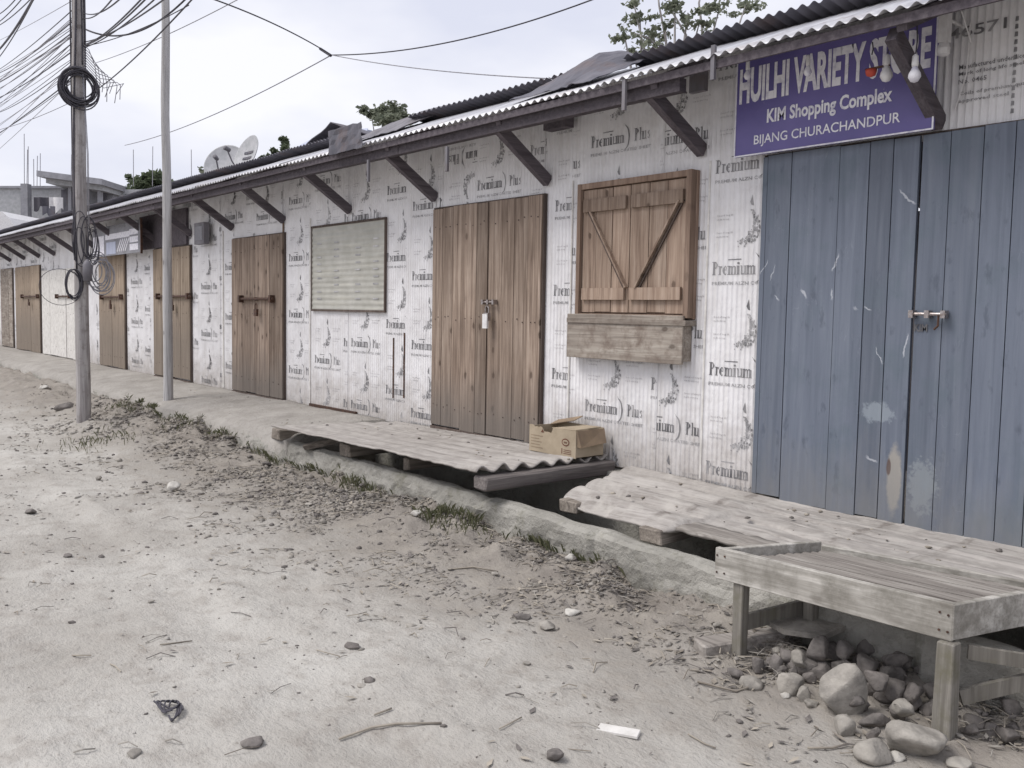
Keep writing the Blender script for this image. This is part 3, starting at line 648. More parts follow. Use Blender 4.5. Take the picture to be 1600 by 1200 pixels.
q0, q1 = onY(887, 492, -.10), onY(1068, 492, -.10); zl = float(onY(980, 564, -.10)[2])
mb = MB().box(q0[0], q1[0], -.105, -.085, zl, float(q0[2])+.01).box(q1[0]-.03, q1[0]-.003, -.084, -.004, zl+.02, float(q0[2])-.02).box(q0[0]+.003, q0[0]+.03, -.084, -.004, zl+.02, float(q0[2])-.02)
bevel(mb.build('drop_shelf', 'grey_wood', Wn), .003)
# yellowed sheet nailed over a second window opening
a0, a1 = onY(487, 357, -.03), onY(600, 485, -.03); mb = MB(); zs = np.linspace(float(a1[2]), float(a0[2]), 80)
mb.add([(x, -.022-.0022*math.cos(2*math.pi*z/.06), z) for z in zs for x in (a0[0], a1[0])], [(2*i, 2*i+1, 2*i+3, 2*i+2) for i in range(79)])
for u_ in (.12, .5, .95, 1.3): [mb.box(a0[0]+u_, a0[0]+u_+.1, -.0275, -.027, 1.6+.075*k, 1.615+.075*k, 1) for k in range(9) if (k*7+int(u_*10)) % 5]
ys = mb.build('window_cover', ['yellow_sheet', 'ink_soft'], SHED)
MB().box(a0[0]-.012, a1[0]+.015, -.035, -.012, a0[2], a0[2]+.022).box(a0[0]-.012, a0[0], -.03, -.01, a1[2]-.02, a0[2]).box(a1[0], a1[0]+.015, -.035, -.01, a1[2]-.02, a0[2]).box(a0[0], a1[0], -.035, -.01, a1[2]-.022, a1[2]).build('frame', 'dark_frame', ys)
# narrow slot strips and a dark strip imitating gap shade below the panels
for px, py0, py1 in ((617, 528, 622), (634, 520, 622)):
    x = X(px); MB().box(x-.009, x+.009, -.014, -.006, Z(px, py1), Z(px, py0)).build('edge_strip', 'iron', SHED)
MB().box(X(487), X(560), -.03, -.006, .395, .43).build('gap_shade_strip', 'iron', SHED)
for px, wd in ((444, .035), (486, .02), (893, .012), (1105, .012), (350, .03)):
    x = X(px); MB().box(x-wd/2, x+wd/2, -.016, -.0065, .42, 2.5).build('joint_strip', 'plaster_white' if px != 444 else 'frame_wood', SHED)

# ---- signs (things of their own)
def signboard():
    pl, pr = onY(1148, 246, -.11), onY(1459, 205, -.11); x0, x1 = float(pl[0]), float(pr[0]); z0 = 2.475; z1 = z0+.615
    S = thing('signboard', ((x0+x1)/2, -.1, z0), 'purple-blue shop signboard lettered HUILHI VARIETY STORE above the big blue door', 'signboard')
    fixn(bevel(MB().box(x0, x1, -.115, -.10, z0, z1).build('panel', 'sign_blue', S), .002))
    mb = MB().box(x0, x1, -.12, -.1155, z0, z0+.008).box(x1-.008, x1, -.12, -.1155, z0+.008, z1).box(x0, x0+.006, -.12, -.1155, z0+.008, z1); mb.build('trim', 'letter', S)
    wd = x1-x0; mb = MB()
    text_on(mb, 'HUILHI VARIETY STORE', x0+.02*wd, z0+.315, -.1175, .3, .012, width=wd*.955, height=.215)
    mb.build('large_lettering', 'letter', S)
    mb = MB(); text_on(mb, 'KIM Shopping Complex', x0+.50*wd, z0+.155, -.1175, .1, .003, width=wd*.63, height=.105, anchor='c')
    mb.build('middle_lettering', 'letter', S)
    mb = MB(); text_on(mb, 'BIJANG CHURACHANDPUR', x0+.485*wd, z0+.045, -.1175, .1, .001, width=wd*.74, height=.072, anchor='c')
    mb.build('lower_lettering', 'letter', S)
    for e in (x0+.1, x1-.16): MB().box(e, e+.06, -.099, -.012, z0+.1, z1-.05).build('backing_batten', 'dark_wood', S)
signboard()
def faded_sign():
    a_, b2 = onY(146, 392, -.25), onY(221, 386, -.25); x0, x1 = float(a_[0]), float(b2[0]); z0, z1 = 2.31, 2.80
    S = thing('signboard', ((x0+x1)/2, -.25, z0), 'faded pale signboard with washed-out pictures hanging under the eave behind the left pole', 'signboard')
    MB().box(x0, x1, -.265, -.25, z0, z1).build('panel', 'cement_grey', S)
    mb = MB(); wd = x1-x0
    for u, v, w_, h_, m_ in ((.02, .08, .25, .7, 0), (.32, .05, .2, .45, 1), (.3, .6, .5, .2, 0), (.80, .1, .16, .22, 0), (.80, .38, .16, .2, 0), (.80, .65, .16, .2, 0)):
        mb.box(x0+u*wd, x0+(u+w_)*wd, -.269, -.2655, z0+v*.44, z0+(v+h_)*.44, m_)
    for k in range(5): mb.beam((x0+(.55+.04*k)*wd, -.268, z0+.05), (x0+(.63+.04*k)*wd, -.268, z0+.24), .03, .004, up=(0, 1, 0), mi=0)
    mb.build('picture_panel', ['letter', 'tin_blue'], S)
    MB().box(x1, x1+.03, -.27, -.24, z0-.02, z1+.02).build('edge_post', 'iron', S)
    for e in (x0+.2, x1-.25): MB().box(e, e+.05, -.249, -.01, z0+.2, z0+.25).build('hanger', 'dark_wood', S)
faded_sign()
# dark boards filling the top of the wall by the faded sign, small meter box
MB().box(X(224), X(297), -.05, -.012, 2.38, 2.9).build('dark_board', 'dark_wood', SHED)
q = onY(314, 362, -.12); mb = MB().box(q[0]-.17, q[0]+.17, -.15, -.07, q[2]-.17, q[2]+.12, 0)
mb.box(q[0]-.12, q[0]+.12, -.156, -.1505, q[2]-.12, q[2]+.07, 1)
bevel(single(mb, 'meter_box', ['tin_old', 'cement_grey'], (q[0], -.01, q[2]-.2), 'small grey meter box under the eave between two plank doors', 'meter box'), .006)

# ---- bulbs
def bulb(name, px, py, y, lab, mat='white_plastic', r_=.03, cord=.25, kind=0):
    p = onY(px, py, y); t = thing(name, (p[0], y, p[2]), lab, 'light bulb' if kind != 2 else 'lamp')
    x, z = float(p[0]), float(p[2]); top = 2.95
    if kind == 1:
        MB().lathe((x, y, z), [(.001, -r_*.9), (r_*.8, -r_*.6), (r_, 0), (r_*1.02, r_*.5)], 14).build('glass', mat, t, True)
        MB().box(x-.03, x+.10, y-.008, y+.008, z+r_*.5, z+r_*.8).build('bracket_arm', 'iron', t)
    else:
        MB().lathe((x, y, z), [(.002, -r_*1.15), (r_*.6, -r_*.95), (r_, -r_*.25), (r_*.92, r_*.35), (r_*.55, r_*1.0), (r_*.42, r_*1.4)], 16).build('glass', mat, t, True)
        MB().lathe((x, y, z+r_*1.4), [(r_*.48, 0), (r_*.55, .012), (r_*.5, .05), (r_*.2, .06)], 12).build('holder', 'white_plastic' if kind == 0 else 'iron', t, True)
    MB().tube([(x, y, z+r_*1.4+.05), (x+.006, y, (z+top)/2+.03), (x, y, top-.02)], .0035, 5).build('cord', 'cable', t)
bulb('light_bulb', 1361, 113, -.3, 'small red bulb in a cup shaped fitting below the S of STORE', 'sign_red', .028, kind=1)
bulb('light_bulb', 1385, 117, -.3, 'white globe bulb next to the red one in front of the purple sign', r_=.032)
bulb('light_bulb', 1429, 118, -.42, 'clear pear shaped bulb hanging at the roof bracket in front of the sign', 'letter', .03)
bulb('light_bulb', 1168, 118, -.3, 'white bulb hanging in front of the first letter of the purple sign', 'letter', .022)
bulb('light_bulb', 1262, 112, -.3, 'pale bulb hanging in front of the word VARIETY', 'letter', .022)
p = onY(1475, 60, -.2); mb = MB().box(p[0]-.022, p[0]+.022, -.22, -.17, p[2]-.02, p[2]+.13).lathe((p[0], -.2, p[2]-.06), [(.003, -.03), (.028, -.02), (.032, .01), (.02, .04)], 12)
mb.tube([(p[0], -.2, p[2]+.12), (p[0]+.03, -.1, p[2]+.16), (p[0]+.06, -.03, p[2])], .004, 5).tube([(p[0]+.05, -.03, p[2]+.1), (p[0]+.04, -.02, p[2]-.15), (p[0]-.01, -.02, p[2]-.32)], .004, 5)
mb.tube([(p[0], -.19, p[2]+.1), (p[0], -.01, p[2]+.1)], .008, 6)
single(mb, 'wall_lamp', 'white_plastic', (p[0], -.02, p[2]), 'white lamp fitting with cable on the wall right of the purple sign', 'lamp')

# ------------------------------------------------------------ platforms over the drain
def depth(p): return float((RW.T@(np.array(p, float)-EYE))[2])
def G(px, py, dz=0.):              # point of the ground seen at a pixel
    z = 0.
    for _ in range(6):
        p = onZ(px, py, z); z = gz(float(p[0]), min(float(p[1]), lip_y(float(p[0]))-.01))
    return np.array([p[0], p[1], z+dz])
def platform_left():
    T = thing('footbridge', (-6, -.6, .38), 'dusty footbridge over the drain with scalloped right end, in front of the brown double door', 'footbridge', 'footbridges over the drain')
    LB = .165
    def top(u, v):
        xr_ = -4.52-.05*v+.05*math.cos(2*math.pi*(v*1.25)/LB)*0+.02*nz(v*9, 2); xl_ = -7.72+.35*(1-v)+.05*nz(v*4, 3); x = xl_+(xr_-xl_)*u
        yf = -1.17-.04*u+.03*nz(x*2.2, 4)+.012*nz(x*11, 6); y = -.03+(yf+.03)*v
        a = .004+.026*sstep(.80, 1, u)*(.45+.9*abs(nz(v*3.3, 6)))*1.2; z = .415+.05*u+a*math.cos(2*math.pi*(y+.03*nz(y*4, 2))/LB)+.008*fbm(x*1.5, y*2.5, 1, 3)+.004*nz(x*14, y*14)
        return (x, y, z)
    T1 = MB().slab(top, np.linspace(0, 1, 90), np.linspace(0, 1, 100), .012).build('deck', 'deck', T, True)
    for (px, py, dx, wd, ht) in ((437, 676, .1, .22, .07), (545, 700, 0, .16, .075), (641, 722, 0, .07, .08)):
        p = onZ(px, py, .33); x = float(p[0])
        fixn(bevel(MB().beam((x, p[1]-.04, .315), (x+dx, -.05, .335), wd, ht+.02, jit=.008).build('support_beam', 'beam_wood', T), .008))
    p = onZ(487, 690, .33); fixn(MB().beam((p[0]-.08, p[1]-.03, .27), (p[0]+.1, p[1]+.35, .37), .10, .05, jit=.01).build('support_beam', 'beam_wood', T))
    p = onZ(760, 755, .37); q = onZ(940, 728, .37)
    fixn(bevel(MB().beam((float(p[0])+.02, -1.20, .375), (-4.50, -.03, .385), .15, .10, jit=.012).build('end_beam', 'end_wood', T), .012))
platform_left()
def platform_right():
    T = thing('footbridge', (-2, -.6, .36), 'low broken board footbridge with ragged left end, in front of the big blue door', 'footbridge', 'footbridges over the drain')
    LB = .27
    def top(u, v):
        y0 = -.03; i = v*3.6; xl_ = -4.33+.34*v+.045*math.cos(2*math.pi*i)+.03*nz(v*8, 7); x = xl_+(.4-xl_)*u
        yf = float(np.interp(x, [-4.1, -3.4, -3.1, -3.0, -2.72, -2.5, -2.2, .4], [-.93, -1.04, -1.07, -.86, -.84, -.96, -1.1, -1.12]))+.02*nz(x*4, 5)+.012*nz(x*17, 6); y = y0+(yf-y0)*v
        a = .005+.036*(1-sstep(.0, .32, u)); z = .385+a*math.cos(2*math.pi*(i-.1))+.012*fbm(x*1.3, y*2.5, 5, 3)+.004*nz(x*14, y*14)-.02*v*v-.012*math.exp(-(((v*6.3+.25+.12*nz(x*.8, 3)) % 1-.5)/.085)**2)
        return (x, y, z)
    us = list(np.linspace(0, .16, 45))+list(np.linspace(.165, .55, 90))+list(np.linspace(.56, 1, 40))
    MB().slab(top, us, np.linspace(0, 1, 110), .014).build('deck', 'deck', T, True)
    def rag(u, v):
        x = -3.06+.62*u; y = -1.02+.16*v-.03*u+.02*nz(u*9, v*5, 2)*(1 if v < .3 else .3); return (x, y, .372+.008*nz(u*8, v*6)-.012*(1-v))
    MB().slab(rag, np.linspace(0, 1, 40), np.linspace(0, 1, 8), .02).build('rotten_edge', 'slat_wood', T, True)
    for px, py, wd, ht in ((886, 783, .15, .085), (1012, 825, .15, .085)):
        p = onZ(px, py, .325); fixn(bevel(MB().beam((p[0]+.06, p[1]-.05, .302), (p[0]+.02, -.05, .305), wd, .075, jit=.006).build('support_beam', 'beam_wood', T), .006))
    for x in (-2.0, -1.0, -.1): MB().beam((x, -1.05, .30), (x, -.05, .305), .12, .075).build('support_beam', 'beam_wood', T)
platform_right()

# ------------------------------------------------------------ cardboard box
def cardboard():
    x0, x1, y0, y1, z0, h, t = -5.02, -4.52, -.36, -.08, .468, .195, .006
    T = thing('cardboard_box', (-4.77, -.22, z0), 'torn open brown cardboard box at the corner of the footbridge by the brown double door', 'box')
    mb = MB(); us = np.linspace(0, 1, 26); top_ = [h-.012*(1 if .06 < u < .5 else 0)*abs(math.sin(u*41))-.03*(1 if .30 < u < .52 else 0)+.006*nz(u*9) for u in us]
    for k in range(25):
        a, b2 = us[k], us[k+1]; xa, xb = x0+(x1-x0)*a, x0+(x1-x0)*b2
        mb.hexa([(xa, y0, z0), (xb, y0, z0), (xb, y0+t, z0), (xa, y0+t, z0), (xa, y0, z0+top_[k]), (xb, y0, z0+top_[k+1]), (xb, y0+t, z0+top_[k+1]), (xa, y0+t, z0+top_[k])])
    mb.box(x0, x1, y1-t, y1, z0, z0+h+.01).box(x0, x0+t, y0+t, y1-t, z0, z0+h-.01).box(x1-t, x1, y0+t, y1-t, z0, z0+h).box(x0, x1, y0+t, y1-t, z0, z0+t)
    mb.build('body', 'card', T)
    MB().hexa([(x1+.001, y0+.01, z0+h*.42), (x1+.035, y0+.02, z0+h*.40), (x1+.05, y1-.02, z0+h*.52), (x1+.001, y1, z0+h*.5), (x1+.001, y0+.005, z0+h+.004), (x1+.006, y0+.005, z0+h+.004), (x1+.006, y1, z0+h+.004), (x1+.001, y1, z0+h+.004)]).build('side_flap', 'card_dark', T)
    MB().hexa([(x0+.24, y0+t, z0+h-.004), (x1-.01, y0+t, z0+h+.004), (x1-.01, y1-.02, z0+h+.012), (x0+.34, y1-.02, z0+h+.008), (x0+.24, y0+t, z0+h), (x1-.01, y0+t, z0+h+.009), (x1-.01, y1-.02, z0+h+.017), (x0+.34, y1-.02, z0+h+.012)]).build('top_flap', 'card', T)
    MB().beam((x0+.0, y1-.03, z0+h), (x0+.26, y1-.02, z0+h+.055), .005, .10, up=(0, 1, .3)).build('back_flap', 'card_dark', T)
    mb = MB(); c = (x1-.105, y0-.0015, z0+.105); n_ = 20
    for q, rr in ((0, (.040, .028)), (1, (.031, .019))):
        mb.add([(c[0]+rr[0]*math.cos(2*math.pi*k/n_), c[1]-.0008*q, c[2]+rr[1]*math.sin(2*math.pi*k/n_)) for k in range(n_)], [tuple(range(n_))], q)
    fixn(mb.build('oval_mark', ['ink_brown', 'card'], T)); mb = MB()
    for k in range(4): mb.box(c[0]-.016+.009*k, c[0]-.011+.009*k, y0-.004, y0-.0035, c[2]-.007, c[2]+.006, 0)
    mb.box(c[0]-.04, c[0]-.033, y0-.002, y0-.001, z0+.02, z0+.06, 0)
    for k in range(3): mb.box(c[0]-.02, c[0]+.06, y0-.002, y0-.001, z0+.022+.013*k, z0+.026+.013*k, 0)
    mb.add([(x0+.13, y0-.002, z0+.15), (x0+.165, y0-.002, z0+.15), (x0+.148, y0-.002, z0+.175)], [(0, 1, 2)], 0)
    for k in range(5): mb.box(x0+.02, x0+.02+(.13, .1, .12, .09, .13)[k], y0-.002, y0-.001, z0+.03+.022*k, z0+.034+.022*k, 2)
    fixn(mb.build('printed_side_text', ['ink_brown', 'card', 'card_dark'], T))
cardboard()

# ------------------------------------------------------------ low display table
def table():
    P = {'fl': (-2.345, -1.626), 'fr': (-1.354, -1.579), 'bl': (-2.15, -1.136), 'br': (-1.19, -.96)}
    ZT, AH, TH = .5, .135, .028
    T = thing('display_table', (-1.8, -1.35, 0), 'low weathered wooden table with raised rim by the drain before the blue door', 'table')
    def board(a, b2, z0, z1, inn):
        a, b2 = Vector(a), Vector(b2); d = (b2-a).normalized(); n_ = Vector((-d.y, d.x))*inn
        return [(a.x, a.y, z0), (b2.x, b2.y, z0), (b2.x+n_.x, b2.y+n_.y, z0), (a.x+n_.x, a.y+n_.y, z0), (a.x, a.y, z1), (b2.x, b2.y, z1), (b2.x+n_.x, b2.y+n_.y, z1), (a.x+n_.x, a.y+n_.y, z1)]
    fl, fr, bl, br = (Vector(P[k]) for k in ('fl', 'fr', 'bl', 'br'))
    bevel(fixn(MB().hexa(board(fl, fr, ZT-AH, ZT, TH)).build('front_rim', 'table_wood', T)), .003)
    dl = (bl-fl).normalized(); bevel(fixn(MB().hexa(board(fl+dl*.03+Vector((.002, 0)), bl, ZT-AH+.01, ZT-.002, -TH)).build('end_rim', 'table_wood', T)), .003)
    dr = (br-fr).normalized(); bevel(fixn(MB().hexa(board(fr+dr*.0+Vector((.002, 0)), br, ZT-AH+.005, ZT-.001, TH)).build('end_rim', 'table_wood', T)), .003)
    bevel(fixn(MB().hexa(board(bl+Vector((.0, .03)), br+Vector((0, .03)), ZT-AH+.02, ZT-.03, TH)).build('back_rim', 'table_wood', T)), .003)
    for k in range(11):
        v0, v1 = (k+.10)/11, (k+.86)/11; a = fl.lerp(bl, .07+.9*v0); b_ = fr.lerp(br, .07+.9*v0); c = fr.lerp(br, .07+.9*v1); d = fl.lerp(bl, .07+.9*v1); z = ZT-.045+random.uniform(-.004, .004)
        a = a+Vector((.035+random.uniform(0, .02), 0)); d = d+Vector((.035, 0)); b_ = b_-Vector((.032, 0)); c = c-Vector((.03, 0))
        fixn(MB().hexa([(a.x, a.y, z-.015), (b_.x, b_.y, z-.015), (c.x, c.y, z-.015), (d.x, d.y, z-.015), (a.x, a.y, z), (b_.x, b_.y, z), (c.x, c.y, z+.002), (d.x, d.y, z+.003)]).build('slat', 'slat_wood', T))
    for t in (.012, .05, .955, .985):
        for zz in (.03, .095):
            q = fl.lerp(fr, t); MB().lathe((q.x, q.y-.0005, ZT-zz-random.uniform(0, .012)), [(.0001, .0), (.0045, .001), (.0045, .003), (.0001, .0035)], 8, axis=(0, -1, 0)).build('nail', 'iron', T)
    def leg(x, y, w0, w1, zb):
        mb = MB(); mb.hexa([(x-w0, y-w0, zb), (x+w0, y-w0, zb), (x+w0, y+w0, zb), (x-w0, y+w0, zb), (x-w1, y-w1, ZT-AH-.001), (x+w1, y-w1, ZT-AH-.001), (x+w1, y+w1, ZT-AH-.001), (x-w1, y+w1, ZT-AH-.001)]); return bevel(mb.build('leg', 'leg_wood', T), .004)
    leg(-2.235, -1.582, .024, .026, -.04); leg(-1.365, -1.575, .035, .030, -.05); leg(-2.09, -1.27, .025, .025, .0); leg(-1.2, -1.12, .03, .03, .0)
    MB().beam((-2.25, -1.53, .175), (-2.11, -1.20, .225), .02, .07).build('cross_brace', 'leg_wood', T)
    MB().beam((-1.335, -1.53, .16), (-1.02, -1.22, .30), .02, .055).build('cross_brace', 'leg_wood', T)
    MB().beam((-1.33, -1.50, .32), (-.95, -1.26, .30), .02, .05).build('cross_brace', 'leg_wood', T)
table()

# ------------------------------------------------------------ stones and litter one can count
def rock_mesh(name, w_, d_, h_, seed, mat, rug=.22, sub=3, sharp=0):
    bm = bmesh.new(); bmesh.ops.create_icosphere(bm, subdivisions=sub, radius=1)
    planes = []
    if sharp:
        rr = random.Random(seed)
        for _ in range(sharp*2):
            n_ = Vector((rr.gauss(0, 1), rr.gauss(0, 1)-.3, rr.gauss(0, .8))).normalized(); planes.append((n_, rr.uniform(.45, .78)))
    for v in bm.verts:
        p = v.co.normalized(); k = 1+rug*1.3*noise.noise(p*1.1+Vector((seed*3.1, 0, 0)))+rug*.35*noise.noise(p*3.3+Vector((0, seed, 0)))
        q = p*k
        for n_, c in planes:
            t = q.dot(n_)-c
            if t > 0: q -= n_*t*.93
        v.co = Vector((q.x*w_/2, q.y*d_/2, q.z*h_/2))
    me = bpy.data.meshes.new(name); bm.to_mesh(me); bm.free(); me.materials.append(M[mat]); me.polygons.foreach_set('use_smooth', [True]*len(me.polygons)); return me
def rock(px, py, wpx, hpx, lab=None, grp=None, mat='rock', seed=None, sharp=4, cat='stone', name='stone', rz=None, dfac=.9, lift=0., rug=.34, rx=0.):
    p = G(px, py); s = depth(p)/F; seed = seed or px+py; h = hpx*s*1.06; w_ = wpx*s
    me = rock_mesh(name, w_, w_*dfac, h, seed, mat, rug, 3, sharp); o = bpy.data.objects.new(name, me); C.objects.link(o)
    o.location = (p[0], p[1]+w_*dfac*.30, p[2]+h*.34+lift); o.rotation_euler = (rx, 0, math.radians(40)+(rz if rz is not None else random.uniform(-.3, .3)))
    return tag(o, lab or 'small rough stone in the heap under the wooden table', cat, grp or 'stones heaped under the table')
rock(1305, 1118, 76, 104, 'tall upright pale boulder standing on end under the middle of the table', seed=21, sharp=4, dfac=.7, rug=.22)
rock(1418, 1186, 98, 66, 'broad smooth pale boulder beside the right front leg of the table', seed=8, sharp=2, rug=.2)
rock(1356, 1194, 62, 36, 'flat rounded stone in front of the broad pale boulder', seed=15, sharp=2, rug=.2)
rock(1227, 1086, 46, 46, 'angular light stone with a flat face left of the upright boulder', seed=16, sharp=6)
rock(1208, 1056, 32, 38, 'dark faceted stone leaning behind the angular light stone', mat='rock_dark', seed=17, sharp=6)
rock(1179, 1054, 20, 40, 'narrow dark upright stone next to the left table leg', mat='rock_dark', seed=18, sharp=5)
rock(1168, 1076, 34, 18, 'small smooth oval stone lying in front of the left table leg', seed=19, sharp=0)
rock(1148, 1062, 32, 18, 'flat brownish stone at the foot of the left table leg', mat='rock_dark', seed=20, sharp=4)
rock(1252, 1098, 20, 34, 'small upright stone squeezed beside the tall pale boulder', seed=21, sharp=3)
rock(1265, 1106, 22, 16, 'little pale pebble at the base of the tall pale boulder', seed=22, sharp=2)
rock(1225, 1092, 18, 10, 'white chip of stone below the angular light stone', seed=23, sharp=3, mat='chalk')
rock(1312, 1150, 46, 30, 'light lump of stone between the upright boulder and the flat rounded stone', seed=24, sharp=6)
rock(1362, 1140, 60, 34, 'long grey stone bridging behind the broad pale boulder', mat='rock_dark', seed=25, sharp=5, dfac=.5)
rock(1362, 1158, 22, 26, 'wedge shaped stone left of the broad pale boulder', mat='rock_dark', seed=26, sharp=6)
rock(1446, 1120, 28, 30, 'dark stone just behind the right front table leg', mat='rock_dark', seed=27, sharp=5)
rock(1425, 1112, 26, 30, 'dark stone behind the broad pale boulder', mat='rock_dark', seed=28, sharp=5)
rock(1400, 1190, 26, 13, 'white lump lying between the two smooth boulders and the path', seed=29, mat='chalk', sharp=3)
rock(1488, 1204, 48, 22, 'pale block of rubble under the right front table leg', seed=30, sharp=6)
rock(1250, 1045, 46, 42, 'dark rounded stone at the back of the heap', mat='rock_dark', seed=31, sharp=3)
for q in ((1275, 1050, 44, 36), (1300, 1042, 50, 32), (1202, 1028, 24, 24), (1340, 1050, 44, 30), (1382, 1062, 48, 34), (1236, 1062, 22, 24), (1330, 1078, 34, 30), (1378, 1096, 40, 32), (1420, 1084, 40, 30), (1450, 1088, 30, 26), (1262, 1070, 22, 26), (1335, 1108, 38, 28), (1520, 1110, 40, 30), (1560, 1090, 44, 30), (1545, 1140, 34, 22), (1400, 1125, 34, 26), (1290, 1020, 40, 26), (1240, 1030, 36, 26), (1350, 1030, 46, 30), (1400, 1040, 46, 30), (1440, 1060, 40, 30), (1310, 1066, 38, 30), (1355, 1090, 36, 28), (1530, 1075, 44, 30), (1575, 1120, 40, 28), (1515, 1150, 30, 20), (1580, 1160, 30, 20), (1216, 1040, 26, 22), (1190, 1045, 18, 18)):
    rock(*q, mat='rock_dark', sharp=5)
for k, q in enumerate(((1270, 1060, 50, 40), (1345, 1070, 56, 42), (1390, 1085, 50, 40), (1310, 1050, 46, 36), (1240, 1050, 42, 36), (1420, 1100, 46, 36), (1365, 1110, 44, 34), (1450, 1105, 40, 34), (1330, 1120, 40, 32), (1400, 1150, 46, 30), (1385, 1060, 52, 36), (1225, 1025, 36, 26), (1545, 1120, 46, 32), (1570, 1150, 40, 28))):
    rock(*q, mat=('rock_dark', 'rock_dark', 'rock')[(k % 5) // 2], sharp=8, lift=.03+.045*(k % 3 == 0), rx=.4*(k % 4-1.5))
# dark slab and plank end under the table
p = G(1090, 1026); q = G(1165, 992); mb = MB().beam((p[0]-.02, p[1]+.02, .05), (q[0]+.10, q[1]+.16, .075), .10, .085, jit=.01)
fixn(bevel(single(mb, 'timber_offcut', 'slat_wood', (p[0], p[1], 0), 'short grey timber lying on the ground beside the left table leg', 'timber'), .008))
p = G(1215, 1005); mb = MB(); pc = [(p[0]-.12+.30*u, p[1]+.02+.26*v, .17+.02*v) for u, v in ((0, .1), (.5, -.1), (1, .15), (1.05, .8), (.5, 1), (.05, .7))]
mb.add(pc+[(a, b2, c-.022) for a, b2, c in pc], [tuple(range(6)), tuple(range(11, 5, -1))]+[(k, k+6, (k+1) % 6+6, (k+1) % 6) for k in range(6)])
fixn(single(mb, 'slate', 'rock', (p[0], p[1], .15), 'thin flat slab of stone resting on the stones below the table', 'slab'))
# things scattered on the road
SR = 'stones lying loose on the dirt road'
rock(858, 1190, 34, 19, 'lone dark ridged stone at the bottom edge of the road', SR, 'rock_dark', 41)
rock(42, 803, 19, 9, 'round dark stone at the far left of the road', SR, 'rock_dark', 42)
rock(262, 768, 34, 16, 'crumpled whitish lump on the road below the right-hand pole', SR, 'chalk', 43, 6)
rock(545, 1014, 42, 12, 'half buried brick piece in the middle of the road', SR, 'rock_dark', 44, 7, dfac=.5)
rock(812, 967, 30, 9, 'flat dark stone right of the road centre', SR, 'rock_dark', 45)
rock(850, 985, 34, 14, 'broken clod near the flat dark stone', SR, 'rock', 46)
rock(886, 962, 0.1+34, 10, 'pale angular chip lying right of the flat dark stone', SR, 'chalk', 47, 6)
rock(108, 1005-30, 14, 7, 'small dark stone near the left edge of the road', SR, 'rock_dark', 48)
rock(200, 1182, 30, 9, 'pale half sunk stone at the bottom left of the road', SR, 'rock', 49, 5)
rock(88, 645, 48, 17, 'broken brick lump left of the cable draped pole', SR, 'rock_dark', 50, 7)
rock(925, 868, 46, 22, 'triangular pale rubble piece at the foot of the drain edge', SR, 'rock', 51, 6)
rock(995, 893, 14, 13, 'bright white chip against the drain edge', SR, 'chalk', 52, 6)
rock(888, 880, 18, 15, 'small whitish stone among the litter at the drain edge', SR, 'chalk', 53, 5)
rock(380, 1166, 40, 12, 'dark damp clod with a leaf near the bottom of the road', SR, 'rock_dark', 54, 3)
rock(62, 608, 22, 10, 'white scrap beside the kerb at the far left', SR, 'chalk', 55, 5)
rock(645, 808, 26, 12, 'white flat chip on the bank below the first footbridge', SR, 'chalk', 56, 6)
for px, py in ((690, 1137), (232, 942), (100, 870), (1110, 880), (770, 900), (560, 1075), (410, 720), (320, 760), (480, 790), (1010, 1010), (820, 1040), (150, 750), (640, 980), (440, 905)):
    rock(px, py, random.uniform(12, 20), random.uniform(5, 8), 'small clod or chip lying loose on the dirt road', SR, random.choice(['rock', 'rock_dark', 'rock']), px, 5)
p = G(965, 1146); mb = MB(); c, s_ = math.cos(.55), math.sin(.55)
R2 = lambda u, v: (p[0]+u*c-v*s_, p[1]+u*s_+v*c)
mb.hexa([(*R2(-.075, -.018), p[2]), (*R2(.075, -.022), p[2]), (*R2(.078, .03), p[2]), (*R2(-.07, .032), p[2]), (*R2(-.075, -.018), p[2]+.012), (*R2(.075, -.022), p[2]+.012), (*R2(.078, .03), p[2]+.014), (*R2(-.07, .032), p[2]+.014)])
bevel(single(mb, 'tile_piece', 'plaster_white', p, 'flat white rectangular tile lying on the road near the table', 'tile'), .002)
# black tangled rag
p = G(265, 1108); mb = MB()
for k in range(9):
    a = k*.7; L_ = [(p[0]-.03+.06*math.sin(t*2.2+a)+.012*k, p[1]+.035*math.cos(t*1.6+a*1.3), p[2]+.008+.01*abs(math.sin(t*3+a))) for t in np.linspace(0, 1.6, 10)]
    mb.tube(L_, .0035, 5)
single(mb, 'rag', 'cable', p, 'black tangled scrap of cord lying on the road at lower left', 'rag', smooth=True)
# longer sticks
def stick(pts, rad, lab):
    P_ = [G(*q, .008) for q in pts]; mb = MB().tube(P_, rad, 5); single(mb, 'twig', 'litter', P_[0], lab, 'twig', 'single dry twigs on the road', True)
stick([(530, 1158), (580, 1140), (620, 1134), (690, 1133)], .0045, 'long bent dry stick lying on the road at lower middle')
stick([(585, 1120), (612, 1110)], .004, 'short straight stick above the long bent one')
stick([(780, 1142), (815, 1124)], .003, 'thin pale straw pointing up right, between the long bent stick and the white tile')
stick([(1075, 1150), (1100, 1165), (1118, 1172)], .003, 'thin root curving away right of the white tile')
stick([(1090, 1068), (1150, 1083), (1190, 1070)], .005, 'dark root in front of the left table leg')
stick([(700, 890), (740, 884), (778, 872)], .005, 'forked grey twig on the bank below the window')
stick([(250, 1010), (300, 1004)], .003, 'faint straw on the left part of the road')
stick([(1262, 1172), (1300, 1172), (1325, 1166)], .004, 'straw leading to the flat rounded stone by the table')

